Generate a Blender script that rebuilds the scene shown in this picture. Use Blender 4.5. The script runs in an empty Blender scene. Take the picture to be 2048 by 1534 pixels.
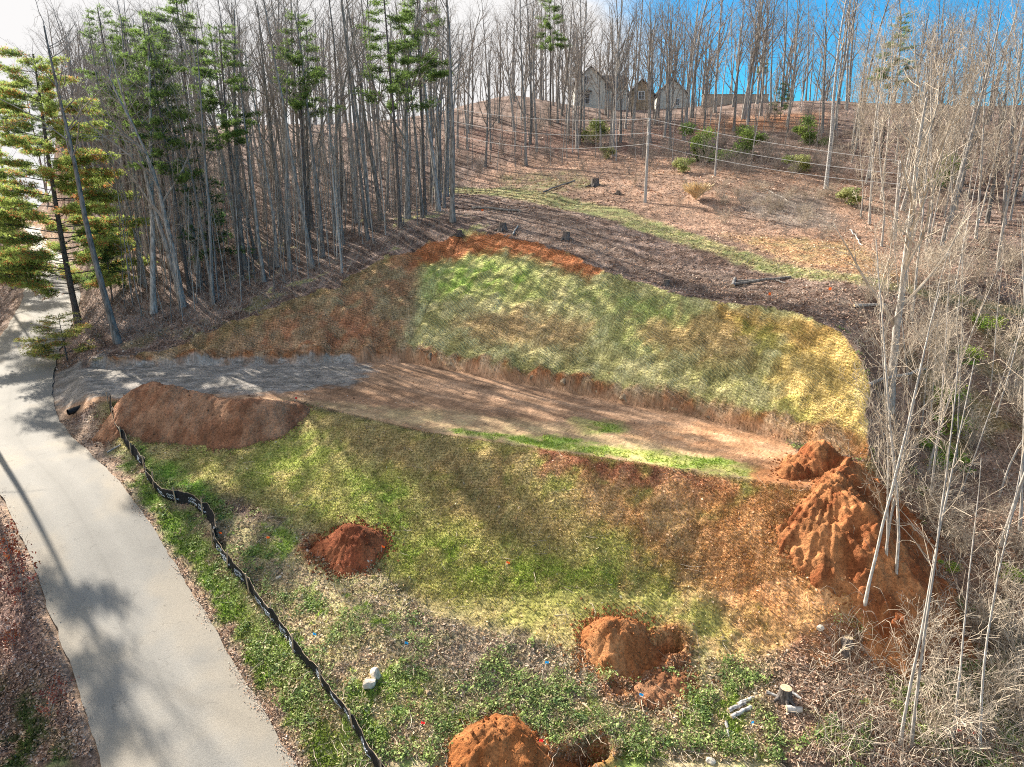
import bpy, math, random
import numpy as np
from mathutils import Vector, Matrix

# ------------------------------------------------------------------ camera
SC = bpy.context.scene
HC, PITCH, F = 20.0, math.radians(15.0), 1400.0
cam_d = bpy.data.cameras.new("Camera")
cam = bpy.data.objects.new("Camera", cam_d)
SC.collection.objects.link(cam)
cam.location = (0, 0, HC)
cam.rotation_euler = (math.radians(90) - PITCH, 0, 0)
cam_d.sensor_width = 36.0
cam_d.lens = F / 2048.0 * 36.0
cam_d.clip_start = 0.1
cam_d.clip_end = 2000
SC.camera = cam

# ------------------------------------------------------------------ light
SUN_AZ, SUN_EL = math.radians(-42), math.radians(31)      # azimuth from +Y, positive towards +X
SUN_DIR = Vector((math.sin(SUN_AZ) * math.cos(SUN_EL), math.cos(SUN_AZ) * math.cos(SUN_EL), math.sin(SUN_EL)))
sl = bpy.data.lights.new("Sun", 'SUN')
sl.energy = 5.0
sl.angle = math.radians(0.6)
sl.color = (1.0, 0.92, 0.80)
sun = bpy.data.objects.new("Sun", sl)
SC.collection.objects.link(sun)
sun.rotation_euler = SUN_DIR.to_track_quat('Z', 'Y').to_euler()
W = bpy.data.worlds.new("World")
SC.world = W
W.use_nodes = True
wn, wl = W.node_tree.nodes, W.node_tree.links
wn.clear()
w_out = wn.new('ShaderNodeOutputWorld')
w_bg = wn.new('ShaderNodeBackground')
w_bg.inputs[1].default_value = 0.055
w_sky = wn.new('ShaderNodeTexSky')
w_sky.sky_type = 'NISHITA'
w_sky.sun_disc = False
w_sky.sun_elevation = SUN_EL
w_sky.sun_rotation = SUN_AZ
w_sky.air_density = 1.0
w_sky.dust_density = 0.6
w_sky.ozone_density = 2.5
w_tc = wn.new('ShaderNodeTexCoord')
w_map = wn.new('ShaderNodeMapping')
w_map.inputs['Scale'].default_value = (1, 1, 2.6)
w_n = wn.new('ShaderNodeTexNoise')
w_n.inputs['Scale'].default_value = 3.0
w_n.inputs['Detail'].default_value = 9
w_n.inputs['Roughness'].default_value = 0.62
w_sep = wn.new('ShaderNodeSeparateXYZ')
wl.new(w_tc.outputs['Generated'], w_map.inputs[0])
wl.new(w_map.outputs[0], w_n.inputs[0])
wl.new(w_tc.outputs['Generated'], w_sep.inputs[0])
w_m1 = wn.new('ShaderNodeMath'); w_m1.operation = 'MULTIPLY_ADD'      # cloud bank fills the left of the sky, breaks up to the right
w_m1.inputs[1].default_value = -3.0
w_m1.inputs[2].default_value = 0.62
wl.new(w_sep.outputs[0], w_m1.inputs[0])
w_m2 = wn.new('ShaderNodeMath'); w_m2.operation = 'ADD'
wl.new(w_m1.outputs[0], w_m2.inputs[0])
wl.new(w_n.outputs['Fac'], w_m2.inputs[1])
w_r = wn.new('ShaderNodeMapRange'); w_r.interpolation_type = 'SMOOTHSTEP'
w_r.inputs[1].default_value = 0.42
w_r.inputs[2].default_value = 0.85
wl.new(w_m2.outputs[0], w_r.inputs[0])
w_tint = wn.new('ShaderNodeMix'); w_tint.data_type = 'RGBA'; w_tint.blend_type = 'MULTIPLY'
w_tint.inputs[0].default_value = 1.0
wl.new(w_sky.outputs[0], w_tint.inputs[6])
w_tint.inputs[7].default_value = (0.2, 0.85, 1.15, 1)
w_mix = wn.new('ShaderNodeMix'); w_mix.data_type = 'RGBA'
wl.new(w_r.outputs[0], w_mix.inputs[0])
wl.new(w_tint.outputs[2], w_mix.inputs[6])
w_mix.inputs[7].default_value = (6.2, 6.1, 6.05, 1)
wl.new(w_mix.outputs[2], w_bg.inputs[0])
wl.new(w_bg.outputs[0], w_out.inputs[0])
SC.view_settings.view_transform = 'Standard'
SC.view_settings.look = 'None'
SC.view_settings.exposure = 1.52
SC.view_settings.gamma = 1.0
SC.cycles.use_denoising = False
SC.cycles.filter_width = 1.05
SC.cycles.max_bounces = 5
SC.cycles.transparent_max_bounces = 6

# ------------------------------------------------------------------ helpers
COL = SC.collection
SA, CA = math.sin(PITCH), math.cos(PITCH)

def P(px, py, t):
    """point at depth t along the line of sight of a spot surveyed in the photograph"""
    a, b = (px - 1024) / F, (767 - py) / F
    return np.array((a * t, t * (CA + b * SA), HC + t * (b * CA - SA)))

def Pz(px, py, z):
    b = (767 - py) / F
    return P(px, py, (HC - z) / (SA - b * CA))

def vnoise(x, y, s, seed=0):
    rs = np.random.RandomState(seed)
    g = rs.rand(256, 256)
    u, v = x / s + 1000.37, y / s + 1000.71
    i, j = np.floor(u).astype(int), np.floor(v).astype(int)
    fu, fv = u - i, v - j
    fu = fu * fu * (3 - 2 * fu); fv = fv * fv * (3 - 2 * fv)
    i0, j0, i1, j1 = i % 256, j % 256, (i + 1) % 256, (j + 1) % 256
    return (g[i0, j0] * (1 - fu) + g[i1, j0] * fu) * (1 - fv) + (g[i0, j1] * (1 - fu) + g[i1, j1] * fu) * fv - 0.5

def fbm(x, y, s, seed=0, n=4, g=0.5):
    o, a = 0, 1.0
    for k in range(n):
        o = o + a * vnoise(x, y, s / 2 ** k, seed + k); a *= g
    return o

def sstep(a, b, x):
    t = np.clip((x - a) / (b - a), 0, 1)
    return t * t * (3 - 2 * t)

def tag(o, label=None, cat=None, group=None, kind=None):
    if label: o['label'] = label
    if cat: o['category'] = cat
    if group: o['group'] = group
    if kind: o['kind'] = kind
    return o

def mesh_obj(name, V, Fa, mat=None, parent=None, cols=None, smooth=False, counts=None, matidx=None):
    """V (n,3); Fa (m,k) array, or flat list with counts"""
    V = np.asarray(V, dtype=np.float32)
    me = bpy.data.meshes.new(name)
    me.vertices.add(len(V))
    me.vertices.foreach_set('co', V.ravel())
    Fa = np.asarray(Fa, dtype=np.int32)
    if counts is None:
        m, k = Fa.shape
        starts = np.arange(m, dtype=np.int32) * k
        flat = Fa.ravel()
    else:
        counts = np.asarray(counts, dtype=np.int32); m = len(counts)
        starts = np.concatenate([[0], np.cumsum(counts)[:-1]]).astype(np.int32); flat = Fa.ravel()
    me.loops.add(len(flat))
    me.loops.foreach_set('vertex_index', flat)
    me.polygons.add(m)
    me.polygons.foreach_set('loop_start', starts)
    if matidx is not None: me.polygons.foreach_set('material_index', np.asarray(matidx, dtype=np.int32))
    me.update(calc_edges=True)
    me.polygons.foreach_set('use_smooth', np.full(m, bool(smooth)))
    if cols is not None:
        at = me.color_attributes.new('Col', 'FLOAT_COLOR', 'POINT')
        c = np.ones((len(V), 4), dtype=np.float32); c[:, :3] = cols
        at.data.foreach_set('color', c.ravel())
    for mm in (mat if isinstance(mat, (list, tuple)) else [mat]):
        if mm: me.materials.append(mm)
    o = bpy.data.objects.new(name, me)
    COL.objects.link(o)
    if parent: o.parent = parent
    return o

def empty(name, loc, rz=0.0):
    o = bpy.data.objects.new(name, None)
    COL.objects.link(o); o.location = [float(v) for v in loc]; o.rotation_euler = (0, 0, rz)
    o.empty_display_size = 0.3
    return o

def tubes(lines, sides=6, cap=True):
    """lines: list of (pts (n,3), radii (n)); returns V, quads, vectorised by length"""
    Vs, Fs, base = [], [], 0
    by = {}
    for p, r in lines: by.setdefault(len(p), []).append((p, r))
    for n, L in by.items():
        Pn = np.array([l[0] for l in L], dtype=float); Rn = np.array([l[1] for l in L], dtype=float)
        T = np.empty_like(Pn); T[:, 1:-1] = Pn[:, 2:] - Pn[:, :-2]; T[:, 0] = Pn[:, 1] - Pn[:, 0]; T[:, -1] = Pn[:, -1] - Pn[:, -2]
        T /= np.linalg.norm(T, axis=2, keepdims=True) + 1e-9
        mean = Pn[:, -1] - Pn[:, 0]; mean /= np.linalg.norm(mean, axis=1, keepdims=True) + 1e-9
        ref = np.where(np.abs(mean[:, 2:3]) > 0.8, np.array([[1.0, 0.13, 0]]), np.array([[0.07, 0.11, 1.0]]))
        A = np.cross(T, ref[:, None, :]); A /= np.linalg.norm(A, axis=2, keepdims=True) + 1e-9
        B = np.cross(T, A)
        th = np.arange(sides) * 2 * math.pi / sides
        ring = Pn[:, :, None, :] + Rn[:, :, None, None] * (A[:, :, None, :] * np.cos(th)[None, None, :, None] + B[:, :, None, :] * np.sin(th)[None, None, :, None])
        m = len(L)
        Vs.append(ring.reshape(-1, 3))
        idx = np.arange(m * n * sides).reshape(m, n, sides) + base
        a = idx[:, :-1, :]; b = np.roll(idx, -1, axis=2)[:, :-1, :]; c = np.roll(idx, -1, axis=2)[:, 1:, :]; d = idx[:, 1:, :]
        Fs.append(np.stack([a, d, c, b], axis=-1).reshape(-1, 4))
        base += m * n * sides
    return np.concatenate(Vs), np.concatenate(Fs)

def join(*parts):
    Vs, Fs, b = [], [], 0
    for v, f in parts:
        Vs.append(np.asarray(v, float)); Fs.append(np.asarray(f) + b); b += len(v)
    return np.concatenate(Vs), np.concatenate(Fs)

def box(c, s, rz=0.0, taper=1.0):
    x, y, z = s[0] / 2, s[1] / 2, s[2] / 2
    v = np.array([(sx * x * (taper if sz > 0 else 1), sy * y * (taper if sz > 0 else 1), sz * z) for sz in (-1, 1) for sx, sy in ((-1, -1), (1, -1), (1, 1), (-1, 1))])
    ca, sa = math.cos(rz), math.sin(rz)
    R = np.array([[ca, -sa, 0], [sa, ca, 0], [0, 0, 1]])
    v = v @ R.T + np.array(c)
    f = np.array([(3, 2, 1, 0), (4, 5, 6, 7), (0, 1, 5, 4), (1, 2, 6, 5), (2, 3, 7, 6), (3, 0, 4, 7)])
    return v, f

# ------------------------------------------------------------------ materials
def new_mat(name, rough=0.9):
    m = bpy.data.materials.new(name); m.use_nodes = True
    n, l = m.node_tree.nodes, m.node_tree.links
    b = n['Principled BSDF']; b.inputs['Roughness'].default_value = rough
    b.inputs['Specular IOR Level'].default_value = 0.25
    return m, n, l, b

def noisy(name, c1, c2, scale=4.0, rough=0.9, bump=0.3, detail=5, dist=0.02, stretch=None, objvar=0.0, trans=0.0, spec=0.25, attr=False):
    m, n, l, b = new_mat(name, rough)
    b.inputs['Specular IOR Level'].default_value = spec
    tc = n.new('ShaderNodeTexCoord'); mp = n.new('ShaderNodeMapping')
    if stretch: mp.inputs['Scale'].default_value = stretch
    l.new(tc.outputs['Object'], mp.inputs[0])
    t = n.new('ShaderNodeTexNoise'); t.inputs['Scale'].default_value = scale; t.inputs['Detail'].default_value = detail
    l.new(mp.outputs[0], t.inputs[0])
    cr = n.new('ShaderNodeValToRGB'); cr.color_ramp.elements[0].position = 0.35; cr.color_ramp.elements[1].position = 0.65
    cr.color_ramp.elements[0].color = (*c1, 1); cr.color_ramp.elements[1].color = (*c2, 1)
    l.new(t.outputs['Fac'], cr.inputs[0])
    out = cr.outputs[0]
    if attr:
        at = n.new('ShaderNodeAttribute'); at.attribute_name = 'Col'
        mx = n.new('ShaderNodeMix'); mx.data_type = 'RGBA'; mx.blend_type = 'MULTIPLY'; mx.inputs[0].default_value = 1
        l.new(at.outputs['Color'], mx.inputs[6]); l.new(out, mx.inputs[7]); out = mx.outputs[2]
    if objvar:
        oi = n.new('ShaderNodeObjectInfo'); mr = n.new('ShaderNodeMapRange')
        mr.inputs[3].default_value = 1 - objvar; mr.inputs[4].default_value = 1 + objvar
        l.new(oi.outputs['Random'], mr.inputs[0])
        vm = n.new('ShaderNodeVectorMath'); vm.operation = 'SCALE'
        l.new(out, vm.inputs[0]); l.new(mr.outputs[0], vm.inputs['Scale']); out = vm.outputs[0]
    l.new(out, b.inputs['Base Color'])
    if bump:
        bp = n.new('ShaderNodeBump'); bp.inputs['Strength'].default_value = bump; bp.inputs['Distance'].default_value = dist
        l.new(t.outputs['Fac'], bp.inputs['Height']); l.new(bp.outputs[0], b.inputs['Normal'])
    if trans:
        tr = n.new('ShaderNodeBsdfTranslucent'); ms = n.new('ShaderNodeMixShader'); ms.inputs[0].default_value = trans
        l.new(out, tr.inputs[0]); l.new(b.outputs[0], ms.inputs[1]); l.new(tr.outputs[0], ms.inputs[2])
        l.new(ms.outputs[0], n['Material Output'].inputs[0])
    return m

M = {}
M['bark'] = noisy('grey_bark', (0.13, 0.12, 0.11), (0.38, 0.36, 0.335), 3.0, stretch=(3, 3, .6), bump=.6, dist=.05, objvar=.42)
M['bark_light'] = noisy('pale_bark', (0.27, 0.25, 0.22), (0.55, 0.51, 0.46), 3.5, stretch=(3, 3, 1.2), bump=.5, dist=.03, objvar=.18)
M['bark_birch'] = noisy('birch_bark', (0.14, 0.13, 0.12), (0.62, 0.60, 0.57), 7, stretch=(1, 1, 4), bump=.3, objvar=.1)
M['bark_pine'] = noisy('pine_bark', (0.06, 0.05, 0.045), (0.19, 0.165, 0.15), 5, stretch=(3, 3, 1), bump=.8, dist=.05, objvar=.2)
M['twig'] = noisy('twig_grey', (0.19, 0.16, 0.135), (0.38, 0.33, 0.285), 2, bump=0, objvar=.2)
M['twig_light'] = noisy('twig_pale', (0.30, 0.245, 0.185), (0.60, 0.51, 0.40), 1.5, bump=0, objvar=.15)
M['needles'] = noisy('needles', (0.75, 0.75, 0.75), (1.1, 1.1, 1.1), 3, bump=0, trans=.6, attr=True)
M['leaves'] = noisy('leaves', (0.8, 0.8, 0.8), (1.1, 1.1, 1.1), 9, bump=0, trans=.35, attr=True, rough=.6)
M['litter'] = noisy('litter', (0.8, 0.8, 0.8), (1.15, 1.15, 1.15), 9, bump=0, trans=.15, attr=True, rough=.75)
M['stone'] = noisy('pale_stone', (0.42, 0.36, 0.28), (0.68, 0.62, 0.52), 4, bump=.8, dist=.05)
M['rock_brown'] = noisy('brown_rock', (0.20, 0.14, 0.09), (0.46, 0.35, 0.23), 3, bump=.9, dist=.08)
M['stake'] = noisy('wood_stake', (0.30, 0.22, 0.14), (0.48, 0.38, 0.26), 8, stretch=(4, 4, .6), bump=.2)
M['pole'] = noisy('weathered_pole', (0.30, 0.27, 0.24), (0.50, 0.46, 0.42), 5, stretch=(5, 5, .4), bump=.3)
M['wire'] = noisy('wire', (0.5, 0.5, 0.5), (0.66, 0.66, 0.66), 1, rough=.5, bump=0)
M['fabric'] = noisy('black_fabric', (0.008, 0.009, 0.010), (0.022, 0.023, 0.027), 14, rough=.7, bump=.5, dist=.03, spec=.2)
M['print'] = noisy('white_print', (0.45, 0.5, 0.55), (0.7, 0.74, 0.78), 20, rough=.6, bump=0)
M['plastic_black'] = noisy('black_plastic', (0.012, 0.012, 0.012), (0.03, 0.03, 0.03), 6, rough=.5, bump=0)
M['siding'] = noisy('cream_siding', (0.46, 0.46, 0.42), (0.58, 0.58, 0.53), 2, bump=0)
M['shingle'] = noisy('dark_shingle', (0.05, 0.048, 0.05), (0.12, 0.115, 0.12), 9, bump=.4)
M['trim'] = noisy('white_trim', (0.68, 0.68, 0.68), (0.78, 0.78, 0.78), 2, bump=0)
M['glass'] = noisy('dark_glass', (0.02, 0.025, 0.03), (0.05, 0.06, 0.07), 2, rough=.15, bump=0, spec=.6)
M['blue_siding'] = noisy('blue_siding', (0.25, 0.34, 0.38), (0.32, 0.42, 0.46), 2, bump=0)
M['tan_wall'] = noisy('tan_block', (0.38, 0.30, 0.23), (0.52, 0.42, 0.33), 6, bump=.4)
M['cut_wood'] = noisy('cut_wood', (0.42, 0.30, 0.18), (0.62, 0.48, 0.32), 12, bump=.2)

def flag_mat(name, c):
    return noisy(name, tuple(v * .8 for v in c), c, 10, rough=.6, bump=0, trans=.3)
M['flag_orange'] = flag_mat('orange_vinyl', (0.85, 0.16, 0.03))
M['flag_blue'] = flag_mat('blue_vinyl', (0.02, 0.32, 0.75))
M['flag_red'] = flag_mat('red_vinyl', (0.80, 0.03, 0.04))

def ground_mat(name, grain, bump_s, bump_d, rough=0.95, tracks=0.0, leaf=0.0, contrast=.5):
    """colour comes from the surveyed soil / grass zones (Col); fine grain, bump and dozer tracks are procedural"""
    m, n, l, b = new_mat(name, rough)
    b.inputs['Specular IOR Level'].default_value = 0.12
    tc = n.new('ShaderNodeTexCoord')
    at = n.new('ShaderNodeAttribute'); at.attribute_name = 'Col'
    n1 = n.new('ShaderNodeTexNoise'); n1.inputs['Scale'].default_value = grain; n1.inputs['Detail'].default_value = 6; n1.inputs['Roughness'].default_value = .7
    n2 = n.new('ShaderNodeTexNoise'); n2.inputs['Scale'].default_value = grain * .13; n2.inputs['Detail'].default_value = 5
    l.new(tc.outputs['Object'], n1.inputs[0]); l.new(tc.outputs['Object'], n2.inputs[0])
    mr = n.new('ShaderNodeMapRange'); mr.inputs[1].default_value = .3; mr.inputs[2].default_value = .7
    mr.inputs[3].default_value = 1 - contrast; mr.inputs[4].default_value = 1 + contrast
    l.new(n1.outputs['Fac'], mr.inputs[0])
    mr2 = n.new('ShaderNodeMapRange'); mr2.inputs[1].default_value = .3; mr2.inputs[2].default_value = .7
    mr2.inputs[3].default_value = .68; mr2.inputs[4].default_value = 1.3
    l.new(n2.outputs['Fac'], mr2.inputs[0])
    mu = n.new('ShaderNodeMath'); mu.operation = 'MULTIPLY'; l.new(mr.outputs[0], mu.inputs[0]); l.new(mr2.outputs[0], mu.inputs[1])
    vm = n.new('ShaderNodeVectorMath'); vm.operation = 'SCALE'
    l.new(at.outputs['Color'], vm.inputs[0]); l.new(mu.outputs[0], vm.inputs['Scale'])
    l.new(vm.outputs[0], b.inputs['Base Color'])
    bp = n.new('ShaderNodeBump'); bp.inputs['Strength'].default_value = bump_s; bp.inputs['Distance'].default_value = bump_d
    l.new(n1.outputs['Fac'], bp.inputs['Height'])
    last = bp
    if tracks:
        ta = n.new('ShaderNodeAttribute'); ta.attribute_name = 'Track'
        w = n.new('ShaderNodeTexWave'); w.wave_type = 'BANDS'; w.bands_direction = 'Y'; w.wave_profile = 'SIN'
        w.inputs['Scale'].default_value = 1.0; w.inputs['Distortion'].default_value = 2.4; w.inputs['Detail'].default_value = 3; w.inputs['Detail Scale'].default_value = 1.3
        w.inputs['Detail Roughness'].default_value = .7
        l.new(ta.outputs['Vector'], w.inputs[0])
        sp = n.new('ShaderNodeSeparateXYZ'); l.new(ta.outputs['Vector'], sp.inputs[0])
        st = n.new('ShaderNodeMapping'); st.inputs['Scale'].default_value = (5.5, .9, 0); st.inputs['Rotation'].default_value = (0, 0, .35)
        l.new(ta.outputs['Vector'], st.inputs[0])
        sn = n.new('ShaderNodeTexNoise'); sn.inputs['Scale'].default_value = 1.6; sn.inputs['Detail'].default_value = 5; sn.inputs['Roughness'].default_value = .65
        l.new(st.outputs[0], sn.inputs[0])
        m3 = n.new('ShaderNodeMapRange'); m3.inputs[1].default_value = .32; m3.inputs[2].default_value = .68; m3.inputs[3].default_value = .62; m3.inputs[4].default_value = 1.38
        l.new(sn.outputs['Fac'], m3.inputs[0])
        m4 = n.new('ShaderNodeMath'); m4.operation = 'MULTIPLY'; l.new(mu.outputs[0], m4.inputs[0]); l.new(m3.outputs[0], m4.inputs[1])
        l.new(m4.outputs[0], vm.inputs['Scale'])
        m5 = n.new('ShaderNodeMapRange'); m5.inputs[3].default_value = .84 if tracks > .8 else .95; m5.inputs[4].default_value = 1.12 if tracks > .8 else 1.05; l.new(w.outputs['Fac'], m5.inputs[0])
        m6 = n.new('ShaderNodeMath'); m6.operation = 'MULTIPLY'; l.new(m4.outputs[0], m6.inputs[0]); l.new(m5.outputs[0], m6.inputs[1]); l.new(m6.outputs[0], vm.inputs['Scale'])
        b2 = n.new('ShaderNodeBump'); b2.inputs['Distance'].default_value = .085
        mm = n.new('ShaderNodeMath'); mm.operation = 'MULTIPLY'; mm.inputs[1].default_value = tracks
        l.new(sp.outputs[2], mm.inputs[0]); l.new(mm.outputs[0], b2.inputs['Strength'])
        l.new(w.outputs['Fac'], b2.inputs['Height']); l.new(bp.outputs[0], b2.inputs['Normal']); last = b2
    l.new(last.outputs[0], b.inputs['Normal'])
    return m
M['ground'] = ground_mat('forest_floor', 6.0, 1.0, .16, contrast=.8)
M['slope'] = ground_mat('seeded_slope', 8.0, .9, .09, tracks=1.0, contrast=.6)
M['pad'] = ground_mat('packed_clay', 4.0, .5, .05, tracks=.5, contrast=.22)
M['gravel'] = ground_mat('crushed_stone', 7.0, 1.0, .09, contrast=.6)
M['clay'] = ground_mat('loose_clay', 9.0, 1.0, .12, contrast=.5)

# ------------------------------------------------------------------ terrain
PADZ = 6.5
def side(p, q, x, y):                      # signed distance left of the line p->q
    dx, dy = q[0] - p[0], q[1] - p[1]; L = math.hypot(dx, dy)
    return ((x - p[0]) * -dy + (y - p[1]) * dx) / L
TA, TB, TC, TD, TE = [Pz(*v, PADZ) for v in ((180, 736), (812, 722), (1200, 800), (1400, 836), (1610, 890))]
FA, FB, FC, FD = [Pz(*v, PADZ) for v in ((200, 800), (600, 802), (850, 862), (1545, 962))]
def cut_d(x, y):
    return np.maximum.reduce([side(TA, TB, x, y), side(TB, TD, x, y), side(TD, TE, x, y)])
def cut_h(x, y):
    d = cut_d(x, y)
    led = 0.72 + 0.5 * vnoise(x, y, 1.3, 5) + .25 * vnoise(x, y, .5, 6)
    return PADZ + np.clip(d / (0.22 + .5 * (vnoise(x, y, .8, 8) + .5)), 0, 1) * led + 0.66 * np.maximum(d, 0)
def fill_d(x, y):
    d = np.minimum(-side(FA, FB, x, y), np.maximum(-side(FB, FC, x, y), -side(FC, FD, x, y)))
    return np.maximum.reduce([d, -33.5 - x, 1.9 * (x - 15.6)])
def fill_h(x, y):
    d = fill_d(x, y)
    return PADZ - (.42 + .22 * sstep(2, 10, x)) * np.maximum(d, 0)

def ray_fn(px, py, fn, t0=20, t1=140):
    t = np.arange(t0, t1, .1); q = np.array([P(px, py, v) for v in t])
    h = fn(q[:, 0], q[:, 1]); k = np.argmax(q[:, 2] < h)
    return q[k]

road_c = [(8, -2, -3.4), (1, 6, -1.8), (-5.4, 13.6, -.6)] + [tuple(P(*v)) for v in ((402, 1534, 24.5), (269, 1250, 30.4), (140, 1000, 38), (24, 850, 47), (38, 730, 58), (102, 600, 75), (94, 520, 98), (72, 465, 130), (40, 440, 175))]
road_c = np.array(road_c)
ctrl = []
CP = [  # surveyed natural ground: px, py, depth
 (0, 1534, 24.6), (0, 1400, 27), (0, 1200, 32), (-200, 1300, 30), (-300, 1000, 40), (-150, 800, 52), (-120, 650, 75), (-60, 560, 95), (-250, 560, 90),
 (640, 1534, 24.4), (760, 1534, 24.3), (1000, 1500, 24.8), (1300, 1500, 24.8), (1600, 1500, 25), (1850, 1500, 25.3), (2048, 1500, 25.6), (2300, 1400, 28),
 (700, 1400, 26.5), (900, 1350, 27.6), (1150, 1320, 28.3), (1400, 1300, 28.8), (1620, 1290, 29), (1800, 1250, 30), (2000, 1200, 31.5),
 (550, 1250, 30.2), (470, 1130, 33.6), (640, 1180, 32), (400, 1010, 38), (330, 960, 40), (260, 880, 44.0), (220, 830, 46.6), (150, 830, 47.2),
 (1760, 1120, 33), (1850, 1000, 36), (1800, 900, 39), (1960, 1000, 37), (2100, 900, 40), (1850, 760, 43), (2000, 700, 46), (2100, 600, 52), (1760, 800, 42),
 (1800, 650, 46), (1900, 600, 49),
 (1780, 575, 49), (1600, 545, 54.5), (1450, 498, 61), (1300, 450, 70), (1150, 410, 79), (1000, 382, 90), (920, 372, 98),
 (1000, 440, 72), (1130, 460, 68), (1300, 520, 60.5), (1480, 570, 54.5), (900, 445, 73), (1400, 540, 58), (1050, 415, 79),
 (1290, 405, 77), (1190, 365, 88), (1400, 390, 78), (1500, 430, 71), (1650, 480, 63), (1650, 375, 80), (1560, 330, 92), (1400, 300, 103), (1200, 290, 112), (1000, 320, 108), (1850, 450, 68), (2000, 400, 78), (2048, 250, 112),
 (1170, 218, 150), (1300, 225, 140), (1450, 210, 140), (1640, 200, 135), (1850, 210, 130), (1040, 195, 150), (950, 205, 146), (830, 240, 140), (700, 255, 135), (500, 258, 130), (250, 262, 125), (100, 300, 125), (2200, 200, 130),
 (600, 400, 90), (400, 420, 88), (250, 420, 90), (750, 360, 98), (880, 300, 115), (500, 330, 108),
 (300, 560, 70), (430, 520, 71), (600, 520, 71), (700, 490, 71), (800, 460, 72), (235, 680, 60), (170, 640, 65), (300, 650, 62.5), (200, 540, 78), (180, 470, 92),
]
for v in CP: ctrl.append(P(*v))
crest_px = [(330, 700), (420, 665), (500, 636), (600, 597), (700, 560), (780, 520), (870, 488), (990, 476), (1090, 492), (1200, 540), (1350, 585), (1500, 612), (1650, 650), (1725, 700), (1738, 780)]
def cut_mean(x, y):
    d = cut_d(x, y); return PADZ + .9 * np.clip(d / .4, 0, 1) + .66 * np.maximum(d, 0)
CREST = [ray_fn(px, py, cut_mean) for px, py in crest_px]
ctrl += CREST
for v in road_c: ctrl.append(np.array(v))
for v in ((-100, 165, 22), (-112, 128, 15), (-85, 150, 24), (-60, 170, 33), (0, 175, 37), (40, 175, 39), (80, 170, 36), (-160, 120, 18), (160, 120, 34), (-160, 240, 14), (-60, 260, 17), (40, 260, 20), (160, 260, 16), (0, 330, 5), (-200, 330, 5), (200, 330, 5),
          (60, 30, 6), (60, 60, 17), (60, 90, 25), (60, 5, 1), (0, -30, -7), (-60, -10, -2), (-60, 30, 5), (60, -30, -6), (-120, 40, 8), (-120, 80, 13), (120, 40, 14), (-10, 8, -1), (20, 8, -1.2), (30, 18, 1.5), (-200, 0, 0), (200, 0, 5), (25, 30, 5.2), (-20, 16, .6)):
    ctrl.append(np.array(v, float))
ctrl = np.array(ctrl)
def _k(r2): return .5 * r2 * np.log(r2 + 1e-9)
_n = len(ctrl)
_A = np.zeros((_n + 3, _n + 3)); _S = 50.0
_X = ctrl[:, :2] / _S
_A[:_n, :_n] = _k(((_X[:, None] - _X[None]) ** 2).sum(-1)) + np.eye(_n) * 2e-4
_A[:_n, _n] = 1; _A[:_n, _n + 1:] = _X; _A[_n, :_n] = 1; _A[_n + 1:, :_n] = _X.T
_w = np.linalg.solve(_A, np.concatenate([ctrl[:, 2], [0, 0, 0]]))
def tps(x, y):
    o = np.empty(x.size); xf, yf = x.ravel() / _S, y.ravel() / _S
    for s in range(0, x.size, 40000):
        a, b = xf[s:s + 40000], yf[s:s + 40000]
        r2 = (a[:, None] - _X[None, :, 0]) ** 2 + (b[:, None] - _X[None, :, 1]) ** 2
        o[s:s + 40000] = _k(r2) @ _w[:_n] + _w[_n] + a * _w[_n + 1] + b * _w[_n + 2]
    return o.reshape(x.shape)

def axis(lo, hi, step, far_lo, far_hi, g=1.06):
    a = list(np.arange(lo, hi, step)); s = step
    while a[-1] < far_hi: s *= g; a.append(a[-1] + s)
    s = step; pre = [lo]
    while pre[-1] > far_lo: s *= g; pre.append(pre[-1] - s)
    return np.array(pre[:0:-1] + a)
GX = axis(-36, 27, .12, -330, 330); GY = axis(18.5, 68, .12, -60, 420, 1.035)
XX, YY = np.meshgrid(GX, GY, indexing='ij')
NAT = tps(XX, YY)

def seg_dist(x, y, pts):
    best = np.full(x.shape, 1e9); z = np.zeros(x.shape); s_at = np.zeros(x.shape); acc = 0
    for p, q in zip(pts[:-1], pts[1:]):
        dx, dy = q[0] - p[0], q[1] - p[1]; L2 = dx * dx + dy * dy
        t = np.clip(((x - p[0]) * dx + (y - p[1]) * dy) / L2, 0, 1)
        d = np.hypot(x - p[0] - t * dx, y - p[1] - t * dy); m = d < best
        best = np.where(m, d, best); z = np.where(m, p[2] + t * (q[2] - p[2]), z); s_at = np.where(m, acc + t * math.sqrt(L2), s_at); acc += math.sqrt(L2)
    return best, z, s_at

def spline(pts, k=8):
    pts = np.array(pts, float); out = []
    for i in range(len(pts) - 1):
        p0, p1, p2, p3 = pts[max(i - 1, 0)], pts[i], pts[i + 1], pts[min(i + 2, len(pts) - 1)]
        for t in np.arange(k) / k:
            out.append(.5 * ((2 * p1) + (p2 - p0) * t + (2 * p0 - 5 * p1 + 4 * p2 - p3) * t * t + (-p0 + 3 * p1 - 3 * p2 + p3) * t ** 3))
    out.append(pts[-1]); return np.array(out)
ROAD = spline(road_c, 8)
rd, rz, rs = seg_dist(XX, YY, ROAD)
ROADW = 2.65
near = (XX > -45) & (XX < 35) & (YY < 75)
rough = .16 * fbm(XX, YY, 3.0, 11, 4, .55) + np.where(near, .07 * vnoise(XX, YY, .45, 15) + .05 * vnoise(XX, YY, .24, 16), .5 * fbm(XX, YY, 9, 17, 3))
ch, fh = cut_h(XX, YY), fill_h(XX, YY)
cd, fd = cut_d(XX, YY), fill_d(XX, YY)
natr = NAT + rough
in_site = (XX > -34.5) & (XX < 20.5)
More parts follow.
